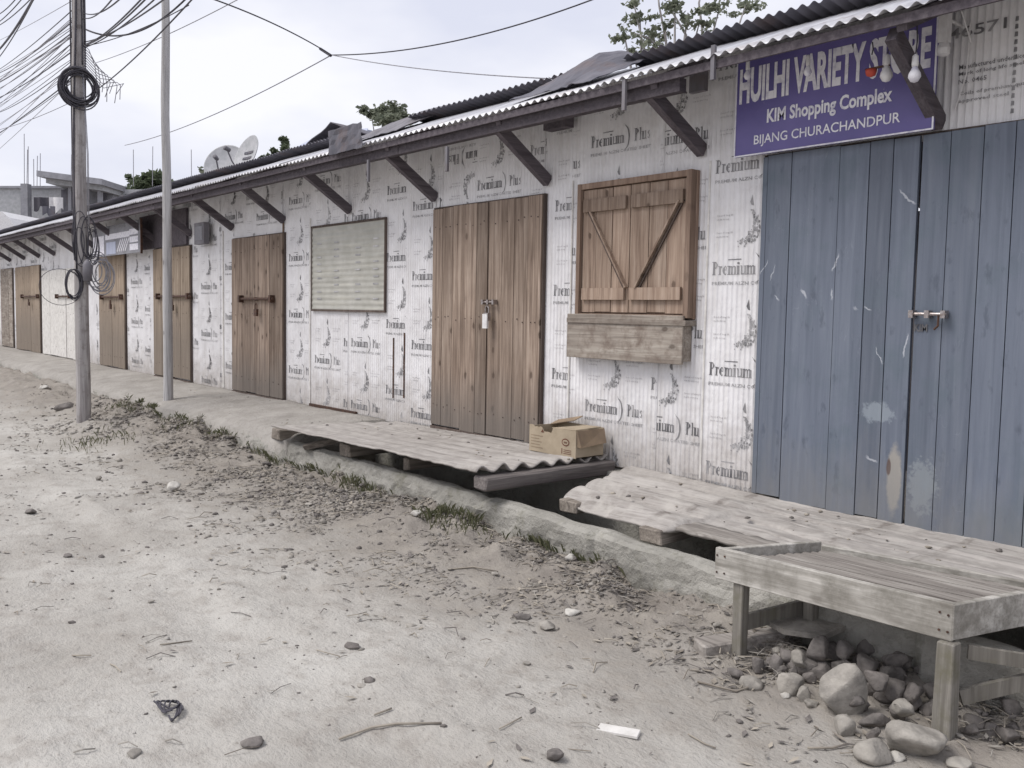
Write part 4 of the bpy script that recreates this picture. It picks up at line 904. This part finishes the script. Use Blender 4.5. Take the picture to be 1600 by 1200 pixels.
# ------------------------------------------------------------ loose litter nobody could count
def scatter(n_, box, dens):
    out_ = []
    while len(out_) < n_:
        x = random.uniform(*box[0]); ly = lip_y(x); y = ly-.01-abs(random.expovariate(1/box[1]))
        if y < -4.7 or y > ly-.01: continue
        if random.random() > dens(x, y): continue
        out_.append((x, y, gz(x, y)))
    return out_
clump = lambda x, y: sstep(-.25, .35, fbm(x*1.3, y*1.6, 5, 3))*.9+.1
def stuff(name, mb, mats, smooth=False):
    o = mb.build(name, mats, None, smooth); return tag(o, kind='stuff')
ICO = [Vector(v).normalized() for v in ((0, 0, 1), (.9, 0, .4), (.28, .85, .4), (-.72, .53, .4), (-.72, -.53, .4), (.28, -.85, .4), (.72, .53, -.4), (-.28, .85, -.4), (-.9, 0, -.4), (-.28, -.85, -.4), (.72, -.53, -.4), (0, 0, -1))]
ICF = [(0, 1, 2), (0, 2, 3), (0, 3, 4), (0, 4, 5), (0, 5, 1), (1, 6, 2), (2, 7, 3), (3, 8, 4), (4, 9, 5), (5, 10, 1), (2, 6, 7), (3, 7, 8), (4, 8, 9), (5, 9, 10), (1, 10, 6), (6, 11, 7), (7, 11, 8), (8, 11, 9), (9, 11, 10), (10, 11, 6)]
def pebbles(mb, pts, s0, s1, mats=1):
    for x, y, z in pts:
        near = max(.55, min(1.4, math.hypot(x, y+4.77)/5)); s = random.uniform(s0, 1)**3*s1*near; q = [random.uniform(.6, 1.25) for _ in range(12)]; a = random.uniform(.6, 1.6); hh = random.uniform(.35, .8); ro = random.random()*6.3; c, si = math.cos(ro), math.sin(ro)
        mb.add([(x+(v.x*a*c-v.y*si)*s*k, y+(v.x*a*si+v.y*c)*s*k, z+(v.z*hh+.15)*s*k) for v, k in zip(ICO, q)], ICF, random.randrange(mats))
mb = MB(); pebbles(mb, scatter(6000, ((-13, -.7), .45), clump), .3, .019, 3); pebbles(mb, scatter(5200, ((-16, -.7), 1.9), lambda x, y: clump(x, y)*.8+.1), .3, .011, 3); pebbles(mb, scatter(320, ((-12, -.7), .5), clump), .55, .030, 3)
stuff('gravel', mb, ['rock', 'rock_dark', 'earth'], True)
mb = MB()
def leaf(mb, x, y, z, L_, W_, mi):
    a = random.random()*6.3; ti = random.uniform(-.5, .5); c, s = math.cos(a), math.sin(a); P = []
    for u, v, h in ((-.5, 0, 0), (-.1, .5, .12), (.5, 0, .05), (-.1, -.5, .1), (.05, 0, -.04)):
        P.append((x+L_*u*c-W_*v*s, y+L_*u*s+W_*v*c, z+.004+L_*(h*.6+.3)*abs(ti)+L_*u*ti*.4))
    mb.add(P, [(0, 4, 1), (1, 4, 2), (0, 3, 4), (3, 2, 4)], mi)
for x, y, z in scatter(4600, ((-12.5, -.7), .30), clump)+scatter(500, ((-14, -.7), 1.5), lambda x, y: clump(x, y)*.6):
    L_ = random.uniform(.02, .065); leaf(mb, x, y, z, L_, L_*random.uniform(.2, .45), random.choice([0, 0, 0, 1, 1, 2]))
stuff('leaf_litter', mb, ['litter', 'rock_dark', 'rock', 'plaster_white'])
mb = MB()
for x, y, z in scatter(1500, ((-12, -.7), .34), clump)+scatter(330, ((-12, -.7), 1.5), lambda x, y: clump(x, y)*.6):
    a = random.random()*6.3; L_ = random.uniform(.03, .14); r_ = random.uniform(.0012, .0032); b_ = random.uniform(-.5, .5)
    mb.tube([(x, y, z+.006), (x+L_*.5*math.cos(a), y+L_*.5*math.sin(a), z+.01+random.uniform(0, .012)), (x+L_*math.cos(a+b_), y+L_*math.sin(a+b_), z+.006)], r_, 4, random.choice([0, 0, 1, 2]))
stuff('twigs', mb, ['litter', 'rock_dark', 'rock'])
def mleaf(name, a, b_, tr=.4):
    m = NB(name, .6, spec=.25); c = m.mix(m.rnd, a, b_); m.color(c)
    t = m.n('ShaderNodeBsdfTranslucent'); m.l(c, t.inputs[0]); ms = m.n('ShaderNodeMixShader'); ms.inputs[0].default_value = tr
    m.l(m.p.outputs[0], ms.inputs[1]); m.l(t.outputs[0], ms.inputs[2]); m.l(ms.outputs[0], m.o.inputs[0]); return m.m
M['grass'] = mleaf('grass_blades', (.085, .095, .05), (.17, .165, .10), .3)
M['foliage'] = mleaf('foliage', (.085, .11, .055), (.17, .20, .11), .45); M['foliage_hazed'] = mleaf('foliage_hazed', (.15, .17, .125), (.26, .28, .21), .6); M['foliage_dark'] = mleaf('foliage_dark', (.08, .10, .06), (.15, .18, .11), .45)  # paler leaves: the bright haze is put into their colour
mb = MB()
for px, py, rx, ry, n_ in ((264, 640, .45, .12, 420), (300, 660, .5, .14, 260), (150, 690, .6, .2, 160), (345, 690, .3, .06, 160), (430, 715, .4, .07, 320), (500, 735, .3, .05, 200), (560, 760, .35, .06, 260), (690, 806, .22, .06, 260), (730, 820, .2, .05, 120), (850, 850, .25, .05, 150), (950, 880, .3, .05, 160), (200, 640, .4, .1, 160), (266, 632, .2, .05, 300), (240, 628, .3, .06, 160)):
    c = G(px, py)
    for _ in range(n_):
        x = c[0]+random.gauss(0, rx*.5); y = min(c[1]+random.gauss(0, ry), lip_y(x)-.005); z = gz(x, y); a = random.random()*6.3; h = random.uniform(.02, .085); le = random.uniform(.1, .9)*h; w_ = .0028
        mb.add([(x-w_*math.sin(a), y+w_*math.cos(a), z-.005), (x+w_*math.sin(a), y-w_*math.cos(a), z-.005), (x+le*.4*math.cos(a), y+le*.4*math.sin(a), z+h*.7), (x+le*math.cos(a), y+le*math.sin(a), z+h)], [(0, 1, 2), (0, 2, 3)])
stuff('grass', mb, ['grass'])
# crumbs and chips on the footbridges and walkway
mb = MB()
pebbles(mb, [(random.uniform(-11, -1), random.uniform(-1.0, -.06), 0) for _ in range(0)], .3, .01)
for _ in range(240):
    x = random.uniform(-12, -1.2); y = random.uniform(-.95, -.08)
    z = (.40-.10*(y/1.1)**2+.012*fbm(x*1.3, y*2, 3, 4)) if x < -7.7 else (.415+.05*(x+7.5)/3 if x < -4.55 else .387)
    if -4.56 < x < -4.0: continue
    s = random.uniform(.3, 1)**2*.022; q = [random.uniform(.6, 1.2) for _ in range(12)]
    mb.add([(x+v.x*s*k, y+v.y*s*k, z+v.z*s*k*.5) for v, k in zip(ICO, q)], ICF, random.randrange(2))
stuff('crumbs', mb, ['rock_dark', 'litter'], True)

# ------------------------------------------------------------ poles
def pole(x, y, zt, r0, r1, seed, lab, mat, lean=0.):
    T = thing('utility_pole', (x, y, 0), lab, 'pole'); n_ = 40; pts = []; rad = []
    for k in range(n_+1):
        t = k/n_; z = -.25+(zt+.25)*t; pts.append((x+lean*t+.012*nz(z*.7, seed), y+.012*nz(z*.9, seed+3), z)); rad.append(r0+(r1-r0)*t+.004*nz(z*2.3, seed+8))
    MB().tube(pts, rad, 16).build('shaft', mat, T, True); return T
PX, PY = -11.137, -1.90
P1 = pole(PX, PY, 6.6, .080, .060, 2, 'grey wooden pole at far left draped with coils of black cable', 'pole_wood')
p0 = onZ(265, 632, .2); P2X, P2Y = float(p0[0]), float(p0[1])-.35
p0 = onY(265, 632, P2Y); P2X = float(p0[0])
P2X, P2Y = -11.2, -.90
P2 = pole(P2X, P2Y, 6.8, .060, .043, 5, 'slim bare pale pole standing at the walkway edge, right of the cable draped one', 'pole_pale')
def loops(mb, c, r_, n_, thick, sd_, sx=1., wob=.03, ax=(.64, .77)):      # ring in the plane facing the street
    rr = random.Random(sd_)
    for k in range(n_):
        R_ = r_*(1+rr.uniform(-wob*2, wob*2)); dx, dz, dn = rr.uniform(-wob, wob)*r_*2, rr.uniform(-wob, wob)*r_*2, rr.uniform(-.03, .03); ph = rr.random()*6
        pts = []
        for t in np.linspace(0, 2*math.pi, 30):
            q = R_*(1+.06*math.sin(2*t+ph)); u = q*math.cos(t)*sx+dx
            pts.append((c[0]+u*ax[0]-dn*ax[1], c[1]+u*ax[1]+dn*ax[0]-.0, c[2]+q*math.sin(t)+dz))
        mb.tube(pts, thick, 5, 0, False)
AXC = (.25, .97)
CC = 'coils of cable hanging on the left pole'
def onpole(px, py, dy=-.11): return np.array([*onX(px, py, PX)[:2], onX(px, py, PX)[2]])
c = (PX+.10, PY-.02, 3.93); mb = MB(); loops(mb, c, .18, 20, .008, 1, .93, .085, AXC); single(mb, 'cable_coil', 'cable', c, 'thick round coil of black cable high on the left pole against the sky', 'cable coil', CC, True)
c = (PX+.06, PY-.10, 1.73); mb = MB(); loops(mb, c, .155, 6, .006, 2, .5, .04, AXC); single(mb, 'cable_coil', 'cable', c, 'narrow oval coil of black cable hanging low on the left side of the pole', 'cable coil', CC, True)
c = (PX+.10, PY+.16, 1.85); mb = MB(); loops(mb, c, .17, 9, .006, 3, .6, .14, AXC); single(mb, 'cable_coil', 'cable_grey', c, 'loose pale coil of wire on the right side of the left pole at door height', 'cable coil', CC, True)
c = (PX+.09, PY+.03, 2.2); mb = MB(); loops(mb, c, .24, 10, .005, 8, .3, .16, AXC); single(mb, 'cable_coil', 'cable', c, 'long tangled bunch of black cable around the left pole just under the eave line', 'cable coil', CC, True)
c = (PX+.05, PY-.24, 1.68); mb = MB(); loops(mb, c, .19, 1, .0035, 5, 1.2, .04, AXC); single(mb, 'cable_coil', 'cable', c, 'thin wide loop of wire left of the pole in front of the white door', 'cable coil', CC, True)
c = (PX+.18, PY+.02, 4.05); mb = MB()
for k in range(9):
    a = .16+.035*k; mb.tube([(PX+.08, PY+.04, 4.42-.03*k), (PX+.10, PY+a*.55, 4.37-.05*k), (PX+.10, PY+a*.95, 4.2-.02*k), (PX+.10, PY+a*1.05, 4.02+.02*(k%3)), (PX+.10, PY+a*(.85+.06*(k%4)), 3.82+.05*(k%3))], .0045, 5)
single(mb, 'cable_bunch', 'cable_grey', c, 'spray of thin wires arching out right of the high cable coil', 'cable bunch', smooth=True)
mb = MB().lathe((PX+.17, PY+.02, 1.88), [(.03, -.12), (.05, -.11), (.05, .07), (.035, .1), (.01, .13)], 12)
single(mb, 'splice_box', 'tin_old', (PX+.15, PY, 1.8), 'dark dome shaped cable splice box strapped to the left pole', 'splice box', smooth=True)
mb = MB()                                             # cables stapled down the pole
for k in range(8):
    a = k*.8; pts = []
    for z in np.linspace(6.4, [2., 1.9, 4.2, 4.4, 2.2, 4.3, 4.1, 4.5][k], 26): pts.append((PX+.075*math.cos(a-1.6+.4*math.sin(z*1.3+k))+.012*nz(z*.7, 2), PY+.075*math.sin(a-1.6+.4*math.sin(z*1.3+k)), z))
    mb.tube(pts, random.uniform(.006, .012), 5)
single(mb, 'cable_bunch', 'cable', (PX, PY, 5), 'dark bundle of cables running down the left pole from its top', 'cable bunch', smooth=True)
for dx, zz in ((.12, 2.3), (.16, 2.4)):
    mb = MB().tube([(PX+dx*.7, PY+.02, 4.1), (PX+dx, PY+.05, 3.2), (PX+dx, PY+.05, zz)], .0045, 5); single(mb, 'drop_wire', 'cable_grey', (PX+dx, PY, 3), 'pale thin wire hanging straight down beside the left pole', 'wire', 'pale wires hanging beside the left pole', True)
# overhead cables
def cable(a, b_, sag=.2, r_=.008, lab='', grp='', mat='cable', n_=26):
    a, b_ = Vector(a), Vector(b_); pts = [a.lerp(b_, t)+Vector((0, 0, -sag*4*t*(1-t))) for t in np.linspace(0, 1, n_)]
    single(MB().tube(pts, r_, 5), 'overhead_cable', mat, a, lab, 'cable', grp, True)
for k in range(14):
    yy = random.uniform(-10, 125); a = atD(118, yy, 10.6); b_ = atD(-30-4*k, yy+random.uniform(70, 150)+10, 26); single(MB().tube([Vector(a).lerp(Vector(b_), t)-Vector((0, 0, .2*t*(1-t))) for t in np.linspace(0, 1, 14)], .0045, 5), 'overhead_cable', 'cable_grey', a, 'faint thin wire of the fan running from the left pole down the street', 'cable', 'thin wires of the fan leaving the left pole', True)
L1 = 'black overhead cable running from the left pole away down the street'; L2 = 'overhead cable rising from the left pole over the viewer'; L3 = 'overhead cable crossing the sky left of the poles'
for k, (y_, ex, ey) in enumerate(((38, 0, 112), (48, 0, 128), (28, 0, 100), (60, 0, 148), (62, 0, 153), (44, 0, 122), (85, 0, 165), (95, 0, 160), (118, 0, 212), (122, 0, 205), (10, 0, 108), (75, 0, 140))):
    a = atD(122+random.uniform(-3, 3), y_, 10.45); b_ = atD(ex-26-2*k, ey+22, 24+k*.5); cable(a, b_, .05+.05*(k % 4), .0048+.0018*(k % 3), L1, 'cables leaving the left pole down the street')
for k, (y_, ex, ey, d) in enumerate(((28, 165, 2, 6), (70, 208, 3, 5), (72, 214, 3, 5), (75, 228, 2, 5.5), (66, 238, 3, 5), (20, 172, 2, 6))):
    a = atD(130, y_, 10.4); dx, dy = ex-130, ey-y_; b_ = atD(130+dx*1.5, y_+dy*1.5, d); cable(a, b_, .06, .006, L2, 'cables rising from the left pole over the viewer')
for k, (q, lab) in enumerate(((((-10, 26, 12), (40, -22, 9)), L3), (((-10, 40, 12), (60, -36, 9)), L3), (((-6, 82, 12), (62, -20, 8)), 'thick black overhead cable at the top left corner of the sky'), (((-6, 95, 12), (62, -20, 8)), L3), (((-10, 44, 13), (74, -30, 8)), L3))):
    cable(atD(*q[0]), atD(*q[1]), .05, .012 if 'thick' in lab else .006, lab, None if 'thick' in lab else 'cables crossing the top left corner')
cable(atD(132, 45, 10.4), atD(300, -12, 9), .22, .010, 'sagging dark cable from the left pole passing the top of the slim pole', '')
cable(atD(132, 72, 10.4), atD(295, 8, 8), .05, .005, 'thin wire from the left pole rising behind the slim pole', '')
cable(atD(140, 148, 10.4), atD(310, -12, 6), .05, .006, 'dark wire rising steeply from the upper coil past the slim pole', '')
cable(atD(150, 98, 14), atD(385, -8, 9), .05, .005, 'faint wire crossing behind the slim pole toward the top of the sky', '', 'cable_grey')
cable(atD(-10, 205, 16), atD(130, 150, 14), .05, .005, 'faint low wire left of the poles', '', 'cable_grey')
J = atD(518, 86, 12)
cable(J, atD(320, -6, 9), -.05, .008, 'wire from the joint in mid sky up to the top edge left of centre', ''); cable(J, atD(945, -8, 9), .15, .008, 'wire from the joint in mid sky rising to the top edge right of centre', '')
cable(J, atD(885, 124, 8), .05, .006, 'wire from the joint in mid sky down to the roof hump', '', 'cable_grey'); cable(J, atD(195, 227, 22), .15, .008, 'long wire from the joint in mid sky down to the far left', '', 'cable_grey')
cable(atD(517, 87, 12), atD(500, 76, 12.2), 0, .02, 'short dark splice at the joint of the wires in mid sky', '')

# ------------------------------------------------------------ satellite dishes
def dish(px, py, y, r_, lab, yaw, marks):
    c = onY(px, py, y); T = thing('satellite_dish', (c[0], c[1], 3.0), lab, 'satellite dish', 'satellite dishes on the shop roof')
    ax = Vector((math.cos(yaw)*.93, math.sin(yaw)*.93, .34)).normalized()
    prof = [(.004, -.06*r_/.45)]+[(r_*t, -.06*r_/.45+.16*r_*t*t) for t in np.linspace(.12, 1, 9)]; back = [(a, h-.012) for a, h in reversed(prof)]
    fixn(MB().lathe(c, prof+[(r_+.012, prof[-1][1]+.004)]+back, 32, axis=ax).build('reflector', 'cement_pale', T, True))
    q = ax.to_track_quat('Z', 'Y'); F_ = Vector(c)+q@Vector((0, -r_*.15, r_*.95)); lo_ = Vector(c)+q@Vector((0, -r_*.9, .0))
    MB().tube([lo_, lo_.lerp(F_, .6)+Vector((0, 0, -.04)), F_], .012, 6).build('feed_arm', 'tin_old', T)
    MB().lathe(F_, [(.02, -.05), (.035, -.04), (.03, .05), (.015, .06)], 10, axis=-ax).build('feed_horn', 'tin_old', T)
    MB().tube([Vector(c)-ax*.08, (c[0], c[1]+.05, c[2]-r_*.5), (c[0], c[1]+.05, 2.9)], .022, 8).build('mast', 'tin_old', T)
    if marks:
        for s in (-1, 1):
            P = []
            for u, v in ((-.42, .09), (.42, .09), (.42, .22), (-.42, .22)):
                a, b_ = u*r_, s*v*r_*.9+.02; P.append(Vector(c)+q@Vector((a, b_, -.06*r_/.45+.16*r_*((a*a+b_*b_)/r_/r_)+.006)))
            mb = MB(); mb.add(P, [(0, 1, 2, 3)]); fixn(mb.build('stripe', 'tin_dark', T))
M['cement_pale'] = mat_plain('dish_paint', (.48, .48, .50), (.36, .37, .38), .5, 0, 9, .05)
dish(384, 243, .9, .32, 'grey satellite dish with two dark stripes, the higher and righter of the roof pair', math.radians(-86), True)
dish(352, 258, .95, .34, 'grey satellite dish with its feed arm showing, the lower and lefter of the roof pair', math.radians(-48), False)

# ------------------------------------------------------------ buildings and tin roofs behind
rgt = Vector((RW[0][0], RW[1][0], 0)).normalized(); fwd = Vector((-rgt.y, rgt.x, 0))
def far_building():
    d = 34.; O = atD(0, 480, d); k_ = d/F
    def P(px, py, v=0): q = Vector(atD(px, py, d)); return q+fwd*v
    T = thing('concrete_house', (O[0], O[1], 0), 'unfinished grey concrete house with flat roof slab and bare columns far left behind the shops', 'house')
    def blk(name, px0, py0, px1, py1, dep, mat, dv=0, sl=0., z0=None):
        a = P(px0, py1, dv); b_ = P(px1, py1+sl, dv); c_ = P(px1, py0+sl, dv); e = P(px0, py0, dv); f_ = fwd*dep
        if z0 is not None: a.z = b_.z = z0
        mb = MB().hexa([a, b_, b_+f_, a+f_, e, c_, c_+f_, e+f_]); return fixn(mb.build(name, mat, T))
    blk('wall', -60, 288, 76, 360, 5, 'cement_pale', 1.2, 0, 0.); blk('parapet', -60, 284, 76, 288, 5.2, 'cement_grey', 1.1)
    blk('roof_slab', 70, 270, 170, 279, 5, 'cement_grey', -.6, 13); blk('roof_edge', 76, 279, 165, 287, 4.2, 'cement_pale', -.2, 12)
    blk('wall', 77, 284, 160, 372, 3, 'cement_grey', .9, 8, 0.); blk('opening', 80, 292, 104, 350, .1, 'tin_dark', .75, 0); blk('opening', 143, 296, 151, 350, .1, 'tin_dark', .75, 0)
    blk('wall', 160, 288, 207, 372, 3, 'cement_pale', 1.4, 0, 0.)
    for px in (106, 116, 134, 152): blk('column', px, 286, px+5, 372, .2, 'cement_grey', 0, 0, 0.)
    blk('column', 25, 285, 36, 372, .3, 'cement_grey', .3, 0, 0.)
    for k, (px, top) in enumerate(((27, 205), (31, 230), (33, 225), (42, 245), (47, 240), (52, 236), (101, 238), (109, 243), (200, 230), (230, 225), (292, 230))):
        a = P(px, 288, .5); b_ = P(px+random.uniform(-1, 1), top, .5); MB().tube([a, b_], .014, 5).build('rebar', 'cable_grey', T)
far_building()
def cloth(px0, py0, px1, py1, mat, lab, seed):
    a = atD(px0, py0, 31.); wd = (px1-px0)*31/F; h = (py1-py0)*31/F
    mb = MB(); f = lambda u, v: (float(a[0])+rgt.x*wd*u+fwd.x*.05*math.sin(u*9+seed), float(a[1])+rgt.y*wd*u+fwd.y*.05*math.sin(u*9), float(a[2])-h*v*(1+.25*math.sin(u*7+seed)))
    us, vs = np.linspace(0, 1, 12), np.linspace(0, 1, 5); P = [f(u, v) for u in us for v in vs]; P2_ = [(x+fwd.x*.02, y+fwd.y*.02, z) for x, y, z in P]; n_ = len(P)
    Fc = [(i*5+j, i*5+5+j, i*5+6+j, i*5+j+1) for i in range(11) for j in range(4)]; mb.add(P+P2_, Fc+[tuple(n_+k for k in reversed(f_)) for f_ in Fc])
    single(mb, 'laundry', mat, a, lab, 'laundry', 'washing hung at the concrete house', True)
cloth(53, 308, 75, 326, 'cable', 'dark cloth hung out at the concrete house, left of the pair', 1); cloth(66, 322, 88, 336, 'tin_dark', 'dark blue cloth hung lower at the concrete house', 3); cloth(76, 308, 98, 330, 'white_plastic', 'pale cloth hanging beside the dark washing', 5)
mb = MB(); a = Vector(atD(-30, 372, 27)); pts = [Vector(atD(px, py, 27)) for px, py in ((-30, 338), (2, 330), (14, 340), (27, 362), (27, 372), (-30, 372))]
mb.add(pts+[p_+fwd*3 for p_ in pts], [(0, 1, 2, 3, 4, 5), (11, 10, 9, 8, 7, 6)]+[(k, k+6, (k+1) % 6+6, (k+1) % 6) for k in range(6)])
fixn(single(mb, 'tarpaulin', 'white_plastic', a, 'white tarpaulin shelter peeking over the roof at the far left', 'tarpaulin'))
mb = MB(); pts = [atD(px, py, d) for px, py, d in ((405, 262, 21), (500, 225, 19), (560, 205, 17), (560, 240, 16), (420, 278, 20))]; A_ = [atD(425, 250, 24), atD(500, 210, 22), atD(575, 200, 19)]
mb.add([A_[0], A_[1], A_[2], pts[3], pts[4]]+[tuple(np.array(q)-(0, 0, .06)) for q in (A_[0], A_[1], A_[2], pts[3], pts[4])], [(0, 1, 2, 3, 4), (9, 8, 7, 6, 5)]+[(k, k+5, (k+1) % 5+5, (k+1) % 5) for k in range(5)])
q = Vector(A_[1])
for p_, z0_ in ((pts[4], 0), (pts[3], 0), (A_[0], 0), (A_[2], 0)): mb.box(p_[0]-.06, p_[0]+.06, p_[1]-.06, p_[1]+.06, 0, p_[2]-.05)
fixn(single(mb, 'tin_shelter', 'tin_blue', (q.x, q.y, 0), 'pale blue tin shelter roof sloping behind the shops between the dishes and the roof clutter', 'shelter'))

# ------------------------------------------------------------ trees behind
def tree(clumps, d, base_px, lab, mat, leaf_s, dens, branches=(), seed=1, tr=.12, grp='trees behind the shops'):
    rr = random.Random(seed); b_ = atD(base_px[0], base_px[1], d); T = thing('tree', (b_[0], b_[1], 0), lab, 'tree', grp); k_ = d/F
    mb = MB(); cs = []
    for px, py, rx, ry in clumps:
        c = Vector(atD(px, py, d+rr.uniform(-.6, .6))); cs.append(c)
        sub = [(Vector((rr.gauss(0, .45), rr.gauss(0, .45), rr.gauss(0, .45))), rr.uniform(.25, .5)) for _ in range(9)]
        for _ in range(int(dens*rx*ry/60)):
            s_, w_ = rr.choice(sub); o_ = s_+Vector((rr.gauss(0, w_*.6), rr.gauss(0, w_*.6), rr.gauss(0, w_*.6)))
            p = c+Vector((o_.x*rx*k_, o_.y*rx*k_, o_.z*ry*k_)); L_ = leaf_s*rr.uniform(.6, 1.4); a = Vector((rr.gauss(0, 1), rr.gauss(0, 1), rr.gauss(0, .6))).normalized(); b2 = a.cross(Vector((rr.gauss(0, 1), rr.gauss(0, 1), rr.gauss(0, 1)))).normalized()
            mb.add([p-a*L_/2, p+b2*L_*.28, p+a*L_/2, p-b2*L_*.28], [(0, 1, 2, 3)])
    mb.build('crown', mat, T)
    mb = MB(); top = sum(cs, Vector())/len(cs); fork = Vector((b_[0], b_[1], max(1.5, top.z*.62)))
    mb.tube([(b_[0], b_[1], -.1), (b_[0]+.05, b_[1], fork.z*.5), fork], [tr*1.4, tr*1.1, tr], 9)
    for k, c in enumerate(cs): mb.tube([fork, fork.lerp(c, .5)+Vector((rr.uniform(-.2, .2), rr.uniform(-.2, .2), .15)), c], [tr*.45, tr*.26, tr*.08], 6)
    for br in branches: P = [atD(px, py, d) for px, py in br]; mb.tube(P, list(np.linspace(tr*.22, tr*.1, len(P))), 6)
    mb.build('trunk', 'pole_wood', T, True)
tree([(975, 52, 24, 9), (1000, 30, 22, 9), (1022, 58, 24, 10), (990, 82, 14, 9), (1055, 8, 24, 9), (1092, 38, 22, 9), (1075, 20, 18, 7), (1125, 10, 28, 10), (1165, 8, 24, 9), (990, 4, 16, 7), (1040, 40, 16, 8), (1018, 78, 20, 7), (1110, 62, 18, 6)], 16, (1050, 130),
     'tall sparse feathery tree rising above the roof ridge left of the purple sign', 'foliage_hazed', .10, 40, [((1045, 110), (1040, 60), (1030, 10), (1026, -30)), ((1080, 100), (1072, 55), (1050, 18), (1040, -20)), ((1098, 90), (1097, 45), (1092, 5), (1100, -30)), ((1040, 90), (1015, 60), (985, 50))], 3, .13)
tree([(580, 178, 15, 10), (600, 172, 14, 13), (620, 176, 16, 12), (632, 186, 12, 9), (608, 190, 26, 9)], 23, (605, 240), 'small bushy tree top behind the cluttered roof joint', 'foliage_hazed', .14, 110, (), 5, .1)
tree([(230, 278, 16, 12), (245, 285, 18, 14), (218, 288, 14, 12), (262, 292, 18, 10), (200, 300, 14, 9), (240, 300, 30, 12)], 36, (240, 340), 'round leafy tree between the two poles far behind the roof', 'foliage_dark', .26, 90, (), 7, .15)
tree([(444, 222, 8, 9), (446, 236, 9, 10), (430, 240, 10, 9), (412, 248, 9, 8), (438, 250, 16, 8)], 27, (436, 290), 'little dark shrubby tree right of the satellite dishes', 'foliage_dark', .15, 120, (), 9, .08)
tree([(400, 256, 12, 6), (412, 262, 12, 6), (318, 268, 8, 4), (330, 272, 10, 4)], 29, (405, 300), 'pale low tree crown showing just around the satellite dishes', 'foliage_hazed', .14, 90, (), 11, .08)
tree([(1594, 30, 10, 30), (1600, 60, 12, 30), (1620, 20, 20, 30)], 9, (1625, 300), 'tree foliage glimpsed past the last sheet at the right edge', 'foliage', .09, 60, (), 13, .1)
